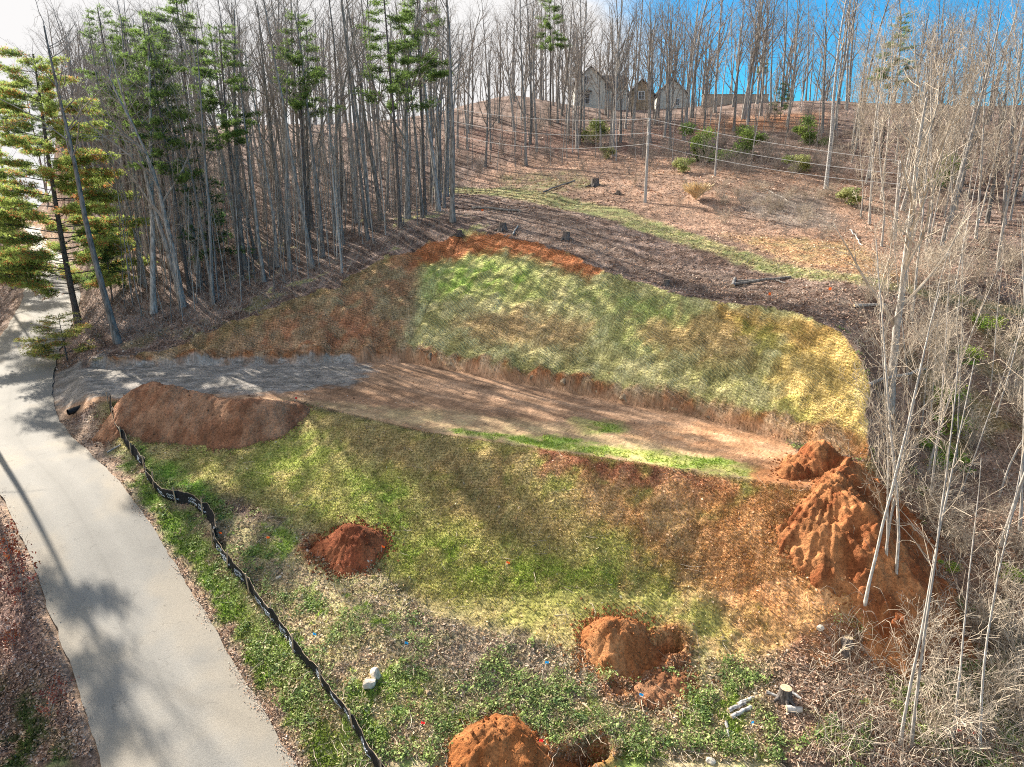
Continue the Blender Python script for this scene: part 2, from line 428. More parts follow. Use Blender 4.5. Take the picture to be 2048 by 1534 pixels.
site_w = sstep(-38.5, -33.5, XX) * sstep(22.5, 19.5, XX)
FSX = [(190, 790), (600, 800), (850, 858), (1100, 885), (1580, 940), (1740, 930), (1760, 1100), (1700, 1240), (1500, 1300), (1330, 1300), (1080, 1280), (880, 1220), (740, 1110), (560, 1030), (380, 960), (230, 870)]
fsd = None
for _p in [[ray_fn(a_, b_, tps, 20, 90) for a_, b_ in FSX]]:
    _d = np.full(XX.shape, 1e9); _i = np.zeros(XX.shape, bool)
    for _k2 in range(len(_p)):
        p, q = _p[_k2], _p[(_k2 + 1) % len(_p)]; dx, dy = q[0] - p[0], q[1] - p[1]
        t = np.clip(((XX - p[0]) * dx + (YY - p[1]) * dy) / (dx * dx + dy * dy), 0, 1)
        _d = np.minimum(_d, np.hypot(XX - p[0] - t * dx, YY - p[1] - t * dy))
        _i ^= ((p[1] > YY) != (q[1] > YY)) & (XX < (q[0] - p[0]) * (YY - p[1]) / ((q[1] - p[1]) or 1e-9) + p[0])
    fsd = np.where(_i, _d, -_d)
fsw = np.maximum(sstep(-2.5, 1.0, fsd), (fd <= .6) * 1.0)
H0 = natr + (np.minimum(natr + (np.maximum(natr, fh) - natr) * fsw, ch) - natr) * site_w
is_cut = in_site & (ch < np.maximum(natr, fh)) & (cd > 0.0)
is_fill = (fsd > -.3) & (fd > 0)
is_pad = in_site & (cd <= 0) & (fd <= 0)
# wheel ruts and low roughness on the pad, clods on the slopes
du = np.hypot(XX - TB[0], YY - TB[1])
H0 = H0 + np.where(is_pad, .05 * vnoise(side(TB, TD, XX, YY) * 3, du * .12, .8, 21) * 2 + .02 * vnoise(XX, YY, .3, 22), 0)
fright = sstep(-3, 10, XX)
H0 = H0 + np.where(is_fill | is_cut, .05 * vnoise(XX, YY, .3, 23) * (0.6 + fright), 0)
H0 = H0 + np.where(is_fill, .22 * fright * fbm(XX, YY, 1.4, 24, 4, .6) * sstep(0, .8, fd), 0)
# road bed: ground is graded to the road and kept just below it
wr = sstep(ROADW + 2.4, ROADW + .1, rd)
H0 = H0 * (1 - wr) + (rz - .02 - .1 * sstep(ROADW + .3, ROADW - .2, rd)) * wr

def Hgrid(x, y, G=None):
    G = H0 if G is None else G
    x = np.asarray(x, float); y = np.asarray(y, float)
    i = np.clip(np.searchsorted(GX, x) - 1, 0, len(GX) - 2); j = np.clip(np.searchsorted(GY, y) - 1, 0, len(GY) - 2)
    u = np.clip((x - GX[i]) / (GX[i + 1] - GX[i]), 0, 1); v = np.clip((y - GY[j]) / (GY[j + 1] - GY[j]), 0, 1)
    return (G[i, j] * (1 - u) + G[i + 1, j] * u) * (1 - v) + (G[i, j + 1] * (1 - u) + G[i + 1, j + 1] * u) * v

def at(px, py, G=None, tmin=18, tmax=230):
    """ground point seen at a surveyed spot"""
    px = np.atleast_1d(np.asarray(px, float)); py = np.atleast_1d(np.asarray(py, float))
    a, b = (px - 1024) / F, (767 - py) / F
    t = np.concatenate([np.arange(tmin, 60, .15), np.arange(60, tmax, .5)])
    out = np.zeros((len(px), 3))
    for s in range(0, len(px), 2000):
        aa, bb = a[s:s + 2000, None], b[s:s + 2000, None]
        x = aa * t; y = t * (CA + bb * SA); z = HC + t * (bb * CA - SA)
        below = z < Hgrid(x, y, G); k = np.argmax(below, axis=1)
        k = np.where(below.any(axis=1), np.maximum(k, 1), len(t) - 1)
        r = np.arange(len(k)); d1 = z[r, k] - Hgrid(x[r, k], y[r, k], G); d0 = z[r, k - 1] - Hgrid(x[r, k - 1], y[r, k - 1], G)
        f = np.clip(d0 / (d0 - d1 + 1e-9), 0, 1); tt = t[k - 1] + f * (t[k] - t[k - 1])
        out[s:s + 2000] = np.stack([aa[:, 0] * tt, tt * (CA + bb[:, 0] * SA), HC + tt * (bb[:, 0] * CA - SA)], 1)
        out[s:s + 2000][~below.any(axis=1), 0] = np.nan
    return out if len(px) > 1 else out[0]

# test pits
def carve(pxa, pxb, width, depth):
    p, q = at(*pxa), at(*pxb)
    dx, dy = q[0] - p[0], q[1] - p[1]; L2 = dx * dx + dy * dy
    t = np.clip(((XX - p[0]) * dx + (YY - p[1]) * dy) / L2, 0, 1)
    d = np.hypot(XX - p[0] - t * dx, YY - p[1] - t * dy) + .25 * vnoise(XX, YY, .5, 31)
    k = sstep(width, width * .55, d)
    lip = .12 * np.exp(-((d - width * 1.2) / .25) ** 2)
    return -depth * k + lip, k + .8 * np.exp(-((d - width * 1.2) / .3) ** 2)
pit_col = np.zeros_like(H0)
H1 = H0.copy()
for a_, b_, w_, d_ in (((628, 1092), (645, 1105), .45, .9), ((1250, 1342), (1345, 1290), .55, 1.4), ((1130, 1532), (1195, 1500), .5, 1.3), ((1225, 1375), (1235, 1385), .3, .3)):
    dz, k = carve(a_, b_, w_, d_); H1 += dz; pit_col = np.maximum(pit_col, np.clip(k, 0, 1))
H0 = H1

# ------------------------------------------------------------------ soil and vegetation zones
def poly_sd(x, y, poly):
    """signed distance to a polygon in plan, positive inside"""
    d = np.full(x.shape, 1e9); ins = np.zeros(x.shape, bool); n = len(poly)
    for i in range(n):
        p, q = poly[i], poly[(i + 1) % n]; dx, dy = q[0] - p[0], q[1] - p[1]
        t = np.clip(((x - p[0]) * dx + (y - p[1]) * dy) / (dx * dx + dy * dy + 1e-9), 0, 1)
        d = np.minimum(d, np.hypot(x - p[0] - t * dx, y - p[1] - t * dy))
        c = ((p[1] > y) != (q[1] > y)) & (x < (q[0] - p[0]) * (y - p[1]) / ((q[1] - p[1]) or 1e-9) + p[0]); ins ^= c
    return np.where(ins, d, -d)
CRGB = np.zeros(H0.shape + (3,))
nz1 = fbm(XX, YY, 2.2, 41, 5, .6); nz2 = fbm(XX, YY, .9, 47, 4, .6); nz3 = fbm(XX, YY, 6, 53, 3); nz4 = vnoise(XX, YY, .35, 59)
def put(w, c, c2=None, n=None):
    global CRGB
    c = np.array(c); w = np.clip(w, 0, 1)[..., None]
    cc = c if c2 is None else c * (1 - n[..., None]) + np.array(c2) * n[..., None]
    CRGB = CRGB * (1 - w) + cc * w
def zone(pts, c, c2=None, feather=.6, wob=.8, amount=1.0, within=None, spots=0.0):
    poly = [at(*p)[:2] for p in pts]
    sd = poly_sd(XX, YY, poly)
    w = sstep(-feather * 1.4, feather * 1.4, sd + wob * (.9 * nz2 + .6 * nz1)) * amount
    if spots: w = w * sstep(-.1, .25, nz1 + nz2 * .6 + (0.5 - spots))
    if within is not None: w = w * within
    put(w, c, c2, sstep(-.4, .4, nz2 + nz1 * .5) if c2 else None)
LEAF1, LEAF2 = (.15, .10, .078), (.31, .225, .185)
put(np.ones(H0.shape), LEAF1, LEAF2, sstep(-.35, .4, nz2 + nz1 * .6))
# upper hillside: rusty leaves on the sunny bank
zone([(940, 360), (1000, 330), (1200, 300), (1400, 330), (1700, 350), (1800, 420), (1900, 560), (1780, 560), (1600, 530), (1440, 480), (1250, 420), (1100, 385)], (.36, .235, .165), (.48, .30, .21), 1.5, 1.5)
zone([(980, 350), (1300, 330), (1700, 360), (1800, 500), (1600, 500), (1300, 420), (1100, 380)], (.20, .13, .095), (.28, .19, .14), 1, 2, .75, spots=.45)
zone([(1500, 380), (1650, 390), (1690, 460), (1560, 450), (1480, 420)], (.30, .245, .20), (.22, .17, .14), 1, 1.5)
zone([(1450, 470), (1700, 480), (1850, 600), (1780, 560), (1600, 530)], (.46, .27, .13), (.40, .30, .14), 1, 1.5, .8)
zone([(1000, 350), (1150, 340), (1210, 370), (1100, 385), (1000, 375)], (.16, .19, .07), (.25, .17, .11), .8, 1, .7)
zone([(900, 260), (1400, 250), (1400, 300), (900, 310)], (.30, .17, .13), (.20, .13, .10), 2, 2, .7)
zone([(1390, 240), (1660, 225), (1640, 260), (1390, 270)], (.40, .17, .08), (.34, .20, .12), 2, 2, .8)
# woods edge with low green cover
zone([(400, 560), (520, 470), (760, 420), (900, 430), (960, 450), (850, 490), (760, 530), (600, 600), (420, 660)], (.26, .36, .08), (.38, .37, .16), 1, 1.5, .95, spots=.9)
zone([(230, 700), (420, 600), (600, 590), (420, 670), (330, 700)], (.13, .19, .05), (.22, .18, .10), 1, 1.5, .8, spots=.65)
zone([(950, 400), (1120, 420), (1250, 500), (1500, 560), (1740, 600), (1740, 680), (1500, 600), (1200, 530), (1000, 470)], (.16, .11, .085), (.24, .18, .14), 1, 1, .6)
# left roadside leaves
zone([(0, 1050), (30, 1050), (215, 1534), (-60, 1560)], (.24, .15, .125), (.38, .26, .22), .5, .6)
zone([(-60, 1350), (60, 1330), (190, 1500), (190, 1560), (-60, 1580)], (.07, .12, .035), (.17, .11, .08), .6, 1, .9)
# grassy track
zone([(860, 372), (930, 374), (1040, 378), (1160, 403), (1330, 450), (1470, 496), (1620, 538), (1790, 566), (1930, 594), (2060, 614), (2060, 640), (1900, 615), (1770, 580), (1620, 558), (1450, 518), (1300, 468), (1130, 420), (1000, 392), (860, 382)], (.38, .33, .16), (.25, .26, .11), .35, .5)
# road verge right: leaves, then green weeds
zone([(110, 860), (230, 810), (330, 980), (430, 1060), (560, 1270), (760, 1540), (560, 1540), (380, 1240), (230, 1000)], (.25, .17, .12), (.36, .27, .21), .4, .6)
zone([(225, 815), (262, 830), (330, 900), (420, 960), (470, 1050), (400, 1000), (320, 960), (255, 880)], (.20, .36, .05), (.28, .40, .09), .4, .6)
zone([(240, 900), (330, 1000), (430, 1080), (560, 1270), (760, 1540), (640, 1540), (450, 1260), (300, 1040)], (.24, .32, .07), (.17, .26, .05), .5, 1.2, 1.0)
# lower meadow: mixed weeds, straw, bare patches
LOW = [(430, 1050), (620, 1030), (760, 1110), (900, 1230), (1080, 1290), (1330, 1300), (1560, 1300), (1560, 1560), (760, 1560), (560, 1260)]
zone(LOW, (.36, .33, .15), (.44, .34, .22), .8, 1)
zone(LOW, (.20, .29, .07), (.28, .38, .09), .8, 1.4, .95, spots=.68)
zone([(840, 1220), (1100, 1290), (1180, 1400), (1100, 1440), (900, 1400), (800, 1300)], (.36, .29, .23), (.27, .22, .16), .8, 1.2, .75)
zone([(1560, 1260), (1700, 1200), (2100, 1000), (2150, 1560), (1560, 1560)], (.36, .24, .165), (.22, .15, .105), .8, 1.2)
zone([(1480, 1190), (1740, 1130), (1760, 1200), (1700, 1290), (1480, 1300)], (.42, .19, .09), (.30, .14, .07), .6, 1)
# right woods floor
zone([(1730, 640), (1850, 600), (2100, 640), (2100, 1100), (1800, 1200), (1790, 1000), (1720, 880)], (.33, .22, .16), (.23, .15, .11), .8, 1.2)
zone([(1850, 700), (1960, 640), (2100, 700), (2100, 900), (1900, 960), (1830, 830)], (.24, .30, .06), (.34, .26, .13), 1, 1.5, .75, spots=.6)
# seeded cut bank
cw = is_cut.astype(float)
put(cw, (0.507, 0.460, 0.227), (0.330, 0.310, 0.130), sstep(-.4, .4, nz2 + nz1 * .5))
def cz(pts, c, c2=None, f=.8, wob=1.0, am=1.0, spots=0.0): zone(pts, c, c2, f, wob, am, cw, spots)
cz([(280, 735), (300, 690), (600, 585), (840, 480), (850, 530), (800, 730)], (0.354, 0.218, 0.119), (0.378, 0.310, 0.173), .6, 1.2)
cz([(420, 640), (600, 590), (790, 500), (840, 510), (700, 570), (540, 640), (430, 690)], (0.236, 0.276, 0.086), (0.354, 0.230, 0.108), .5, 1.2, .8)
cz([(500, 740), (500, 680), (620, 650), (700, 620), (760, 640), (700, 690)], (0.448, 0.184, 0.092), (0.401, 0.230, 0.119), .6, 1, .85)
cz([(200, 740), (250, 710), (480, 660), (500, 690), (450, 720)], (0.201, 0.196, 0.076), (0.295, 0.172, 0.086), .5, 1, .8)
cz([(770, 520), (880, 470), (1000, 462), (1110, 490), (1230, 540), (1180, 560), (1080, 520), (1000, 505), (900, 520), (820, 545)], (0.400, 0.145, 0.059), (0.425, 0.172, 0.076), .35, .9)
cz([(840, 530), (960, 510), (1070, 540), (1090, 600), (960, 590), (850, 600)], (0.236, 0.356, 0.065), (0.425, 0.425, 0.162), .7, 1.4, .9)
cz([(1130, 560), (1350, 590), (1450, 640), (1380, 680), (1250, 650), (1150, 610)], (0.236, 0.310, 0.086), (0.389, 0.380, 0.162), .7, 1.4, .8)
cz([(1200, 640), (1300, 640), (1330, 700), (1230, 720)], (0.260, 0.310, 0.086), (0.448, 0.414, 0.184), .7, 1, .7)
cz([(930, 620), (1060, 610), (1180, 650), (1150, 700), (980, 690), (900, 660)], (0.425, 0.276, 0.140), (0.354, 0.253, 0.130), .7, 1.4, .85)
cz([(1260, 650), (1480, 620), (1560, 660), (1500, 720), (1330, 700)], (0.519, 0.345, 0.162), (0.425, 0.287, 0.130), .8, 1.4, .8)
cz([(1430, 610), (1660, 650), (1730, 690), (1700, 740), (1560, 700), (1450, 650)], (0.615, 0.385, 0.138), (0.496, 0.315, 0.104), .5, 1, .9)
cz([(1470, 640), (1580, 650), (1590, 700), (1510, 700)], (0.258, 0.280, 0.061), None, .5, 1, .7)
cz([(1560, 720), (1740, 700), (1730, 890), (1610, 880), (1540, 800)], (0.672, 0.489, 0.190), (0.555, 0.402, 0.147), .6, 1, .9)
cz([(1530, 800), (1600, 790), (1640, 850), (1560, 850)], (0.357, 0.367, 0.086), None, .5, 1, .6)
cz([(200, 740), (330, 690), (600, 590), (800, 500), (845, 520), (800, 725), (500, 735)], (.34, .17, .095), (.30, .21, .12), .6, 1.2, .6)
cz([(430, 735), (470, 680), (640, 625), (760, 640), (760, 720)], (.40, .17, .09), (.36, .22, .13), .6, 1.2, .6)
# raw clay at the foot of the cut
foot = cw * sstep(.95, .35, cd + .5 * nz2)
put(foot, (.36, .15, .065), (.17, .10, .06), sstep(-.3, .3, nz4 + nz2 * .5))
fpx = sstep(3, -6, XX) ; put(foot * sstep(11, 15, XX) * .6, (.58, .28, .10))
put(foot * sstep(-.05, .2, vnoise(XX, YY, .9, 61)) * .7, (.46, .36, .24))
# seeded fill slope
fw = is_fill.astype(float)
def fz(pts, c, c2=None, f=.8, wob=1.0, am=1.0, spots=0.0): zone(pts, c, c2, f, wob, am, np.maximum(fw, sstep(3.5, 0, np.abs(fd - 10))), spots)
put(sstep(-.8, .8, fsd + nz2) * (fd > 0), (0.275, 0.259, 0.080), (0.378, 0.303, 0.136), sstep(-.4, .4, nz2 + nz1 * .5))
FS = [(440, 920), (600, 815), (850, 870), (1100, 895), (1560, 970), (1560, 1290), (1330, 1290), (1080, 1270), (880, 1210), (740, 1100), (600, 1020)]
zone(FS, (0.292, 0.274, 0.080), (0.404, 0.318, 0.136), .5, .8)
zone([(450, 940), (620, 850), (700, 880), (640, 960), (700, 1040), (560, 1030)], (0.258, 0.296, 0.064), (0.396, 0.340, 0.128), .6, 1.2, .85)
zone([(620, 830), (870, 880), (1080, 900), (1000, 1000), (840, 960), (700, 900)], (0.361, 0.222, 0.120), (0.284, 0.222, 0.104), .7, 1.4, .7)
zone([(680, 930), (830, 960), (900, 1040), (800, 1080), (690, 1020)], (0.163, 0.244, 0.040), (0.224, 0.229, 0.064), .7, 1.4, .85)
zone([(760, 1080), (900, 1060), (1060, 1090), (1240, 1120), (1300, 1200), (1100, 1200), (900, 1180), (780, 1140)], (0.189, 0.266, 0.040), (0.292, 0.281, 0.080), .7, 1.6, .8)
zone([(850, 960), (1050, 960), (1200, 1050), (1150, 1110), (1000, 1080), (850, 1040)], (0.318, 0.200, 0.104), (0.275, 0.222, 0.096), .8, 1.5, .7)
zone([(1070, 892), (1560, 968), (1560, 1010), (1300, 990), (1180, 960), (1090, 930)], (0.284, 0.111, 0.060), (0.378, 0.163, 0.096), .35, 1.0)
zone([(1130, 930), (1330, 980), (1560, 1010), (1560, 1290), (1440, 1290), (1360, 1180), (1220, 1080)], (0.396, 0.192, 0.096), (0.473, 0.296, 0.152), .8, 1.6, .85)
zone([(1420, 1000), (1560, 1000), (1560, 1240), (1470, 1200)], (0.430, 0.163, 0.072), (0.344, 0.133, 0.064), .8, 1.4, .8)
zone([(1180, 1180), (1500, 1200), (1500, 1290), (1200, 1290)], (0.292, 0.266, 0.080), (0.396, 0.266, 0.120), .8, 1.6, .8)
zone([(1400, 985), (1560, 950), (1770, 950), (1800, 1150), (1700, 1250), (1500, 1260), (1420, 1150)], (.40, .19, .08), (.52, .28, .13), .8, 1.4, .95)
# flat pad: packed clay, gravel drive
pw = is_pad.astype(float)
pw = np.maximum(pw, np.where(in_site, sstep(.5, 0, np.maximum(cd, 0)) * sstep(.3, 0, np.maximum(fd, 0)), 0))
put(pw, (.30, .18, .11), (.41, .26, .165), sstep(-.35, .35, fbm(side(TB, TD, XX, YY) * 3.2, du * .35, 1.6, 71, 4, .6)))
def pz(pts, c, c2=None, f=.6, wob=.8, am=1.0, spots=0.0): zone(pts, c, c2, f, wob, am, pw, spots)
pz([(1350, 840), (1620, 880), (1560, 950), (1300, 900), (1200, 870)], (.66, .40, .23), (.58, .31, .16), .8, 1, .8)
pz([(560, 800), (900, 820), (1300, 880), (1560, 950), (1540, 970), (1300, 925), (1000, 890), (700, 830)], (.52, .41, .22), (.44, .31, .18), .6, 1.2, .7)
pz([(900, 860), (1300, 895), (1560, 945), (1560, 970), (1300, 925), (1080, 895)], (.42, .44, .13), (.28, .40, .08), .35, .9, .9)
pz([(1150, 838), (1240, 845), (1270, 870), (1170, 868)], (.24, .38, .07), (.40, .36, .14), .4, .7, .8)
zone([(1500, 935), (1720, 920), (1760, 1000), (1600, 1000), (1500, 980)], (.36, .16, .07), (.46, .22, .10), .3, .8)
GRAV = [(60, 742), (190, 732), (480, 724), (700, 716), (745, 740), (700, 768), (560, 782), (360, 790), (230, 795), (140, 812), (90, 800)]
gsd = poly_sd(XX, YY, [at(*p)[:2] for p in GRAV])
gw = sstep(-.9, .5, gsd + 1.2 * nz2)
put(gw * np.where(is_cut & (cd > .3), 0, 1), (.22, .205, .185), (.33, .30, .27), sstep(-.4, .4, fbm((XX + YY * .2) * .25, YY, .5, 81, 4, .6)))
# bare edges
put(.9 * sstep(ROADW + .9, ROADW - .1, rd + .5 * nz2) * (1 - gw * .7), (.44, .31, .22), (.34, .26, .20), sstep(-.3, .3, nz2))
put(pit_col, (.22, .10, .05), (.36, .15, .065), sstep(-.3, .3, nz4))
CRGB = np.where((is_fill | is_cut)[..., None], CRGB * 1.16, CRGB)
# contrast from small scale variation of the cover itself
CRGB = np.clip(CRGB * (1 + .30 * nz4 + .16 * nz3)[..., None], .01, .9)

# zone ids -> separate setting objects cut from the one surveyed sheet
ZID = np.zeros(H0.shape, int)
ZID[is_cut] = 1; ZID[is_fill] = 2; ZID[pw > .5] = 3
ZID[(gsd > 0) & ~(is_cut & (cd > .3))] = 4
TU, TV = np.zeros_like(H0), np.zeros_like(H0)
d1, d2, d3 = side(TA, TB, XX, YY), side(TB, TD, XX, YY), side(TD, TE, XX, YY)
w1 = (d1 > d2) & (d1 > d3)
def along(p, q): 
    dx, dy = q[0] - p[0], q[1] - p[1]; L = math.hypot(dx, dy); return ((XX - p[0]) * dx + (YY - p[1]) * dy) / L
u = np.where(w1, along(TA, TB), along(TB, TD)); v = cd
u2, v2 = along(FC, FD), fd
U = np.where(is_fill, u2, u); Vv = np.where(is_fill, v2, v)
lane = np.floor(U / .55 + .25 * Vv)
jit = np.random.RandomState(3).rand(4000)[(lane.astype(int)) % 4000]
trk_m = sstep(.0, .3, .45 + vnoise(XX, YY, 2.5, 91))
TRK = np.stack([U * .9, Vv * 1.5 + .34 * U + .16 * jit + .22 * fbm(XX, YY, 2.4, 92, 2), trk_m * np.where(is_pad, .35, 1) * np.where(is_fill, .38 * sstep(0, 1.2, fsd) * sstep(-.25, .25, nz1), 1)], -1)

nx, ny = len(GX), len(GY)
idx = np.arange(nx * ny).reshape(nx, ny)
quads = np.stack([idx[:-1, :-1], idx[1:, :-1], idx[1:, 1:], idx[:-1, 1:]], -1).reshape(-1, 4)
zq = ZID[:-1, :-1].reshape(-1)
VV = np.stack([XX, YY, H0], -1).reshape(-1, 3); CC = CRGB.reshape(-1, 3); TT = TRK.reshape(-1, 3)
for zi, nm, mt in ((0, 'ground', 'ground'), (1, 'hillside_cut', 'slope'), (2, 'hillside_fill', 'slope'), (3, 'ground_pad', 'pad'), (4, 'gravel_road', 'gravel')):
    q = quads[zq == zi]; used, inv = np.unique(q, return_inverse=True)
    o = mesh_obj(nm, VV[used], inv.reshape(-1, 4), M[mt], cols=CC[used], smooth=True)
    a_ = o.data.attributes.new('Track', 'FLOAT_VECTOR', 'POINT'); a_.data.foreach_set('vector', TT[used].astype(np.float32).ravel())
    tag(o, {'ground': 'leaf covered natural ground around the graded lot', 'hillside_cut': 'tall seeded cut bank with dozer tracks above the pad', 'hillside_fill': 'seeded fill slope falling from the pad to the weeds', 'ground_pad': 'flat packed orange clay building pad', 'gravel_road': 'grey gravel driveway off the paved road'}[nm], kind='structure')

# road
def ribbon(path, offs, lift):
    pts = np.array(path); T = np.gradient(pts[:, :2], axis=0); T /= np.linalg.norm(T, axis=1, keepdims=True)
    Nn = np.stack([T[:, 1], -T[:, 0]], 1); rows = []
    for o_ in offs:
        rows.append(np.column_stack([pts[:, :2] + Nn * o_, pts[:, 2] + lift + .012 * (2.65 - abs(o_))]))
    V_ = np.stack(rows, 1); n, m = V_.shape[:2]; id_ = np.arange(n * m).reshape(n, m)
    return V_.reshape(-1, 3), np.stack([id_[:-1, :-1], id_[:-1, 1:], id_[1:, 1:], id_[1:, :-1]], -1).reshape(-1, 4), V_
road_path = spline(road_c, 60)
mR, n_, l_, b_ = new_mat('old_asphalt', .85)
tc = n_.new('ShaderNodeTexCoord'); at1 = n_.new('ShaderNodeAttribute'); at1.attribute_name = 'Col'
f1 = n_.new('ShaderNodeTexNoise'); f1.inputs['Scale'].default_value = 22; f1.inputs['Detail'].default_value = 4
f2 = n_.new('ShaderNodeTexVoronoi'); f2.feature = 'DISTANCE_TO_EDGE'; f2.inputs['Scale'].default_value = .55
f3 = n_.new('ShaderNodeTexNoise'); f3.inputs['Scale'].default_value = 1.3; f3.inputs['Detail'].default_value = 6
wv = n_.new('ShaderNodeVectorMath'); wv.operation = 'MULTIPLY_ADD'; wv.inputs[1].default_value = (1.2, 1.2, 1.2)
for t_ in (f1, f3): l_.new(tc.outputs['Object'], t_.inputs[0])
l_.new(f3.outputs['Color'], wv.inputs[0]); l_.new(tc.outputs['Object'], wv.inputs[2]); l_.new(wv.outputs[0], f2.inputs['Vector'])
cr = n_.new('ShaderNodeMapRange'); cr.inputs[1].default_value = 0; cr.inputs[2].default_value = .014; cr.inputs[3].default_value = .7; cr.inputs[4].default_value = 1
l_.new(f2.outputs['Distance'], cr.inputs[0])
msk = n_.new('ShaderNodeMapRange'); msk.inputs[1].default_value = .52; msk.inputs[2].default_value = .6
l_.new(f3.outputs['Fac'], msk.inputs[0])
mxc = n_.new('ShaderNodeMix'); mxc.inputs[2].default_value = 1.0
l_.new(msk.outputs[0], mxc.inputs[0]); l_.new(cr.outputs[0], mxc.inputs[3])
gr = n_.new('ShaderNodeMapRange'); gr.inputs[1].default_value = .3; gr.inputs[2].default_value = .7; gr.inputs[3].default_value = .82; gr.inputs[4].default_value = 1.18
l_.new(f1.outputs['Fac'], gr.inputs[0])
mm_ = n_.new('ShaderNodeMath'); mm_.operation = 'MULTIPLY'; l_.new(mxc.outputs[0], mm_.inputs[0]); l_.new(gr.outputs[0], mm_.inputs[1])
vs = n_.new('ShaderNodeVectorMath'); vs.operation = 'SCALE'; l_.new(at1.outputs['Color'], vs.inputs[0]); l_.new(mm_.outputs[0], vs.inputs['Scale'])
l_.new(vs.outputs[0], b_.inputs['Base Color'])
bpn = n_.new('ShaderNodeBump'); bpn.inputs['Strength'].default_value = .35; bpn.inputs['Distance'].default_value = .02
l_.new(f1.outputs['Fac'], bpn.inputs['Height']); l_.new(bpn.outputs[0], b_.inputs['Normal'])
offs = np.linspace(-ROADW, ROADW, 33)
Vr, Fr, V3 = ribbon(road_path, offs, .02)
wob_ = .10 * fbm(Vr[:, 0], Vr[:, 1], 1.2, 101, 3)                       # ragged asphalt edge
edge = np.tile(np.abs(offs) > ROADW - .05, len(road_path))
oo = np.tile(offs, len(road_path))
ctr = np.repeat(np.array(road_path)[:, :2], len(offs), axis=0)
Vr[:, :2] = ctr + (Vr[:, :2] - ctr) * (1 + np.where(edge, wob_ / ROADW * 1.5, 0))[:, None]
base = np.array((.245, .232, .208)); 
s1 = fbm(Vr[:, 0], Vr[:, 1], 3.5, 111, 4); s2 = fbm(Vr[:, 0], Vr[:, 1], .8, 117, 3)
whl = np.exp(-((np.abs(oo) - .95) / .35) ** 2)
cR = base * (1 + .12 * s1 + .08 * s2 + .10 * whl)[:, None]
dirt = sstep(.2, .85, np.abs(oo) / ROADW * .8 + .9 * s1 + .35 * s2 - .1)[:, None] * .55
cR = cR * (1 - dirt) + np.array((.335, .285, .215)) * dirt
ctrline = np.exp(-((oo + .05) / .09) ** 2)[:, None] * .12
cR = cR * (1 - ctrline)
tag(mesh_obj('road', Vr, Fr, mR, cols=cR, smooth=True), 'narrow worn asphalt road climbing the left side', kind='structure')

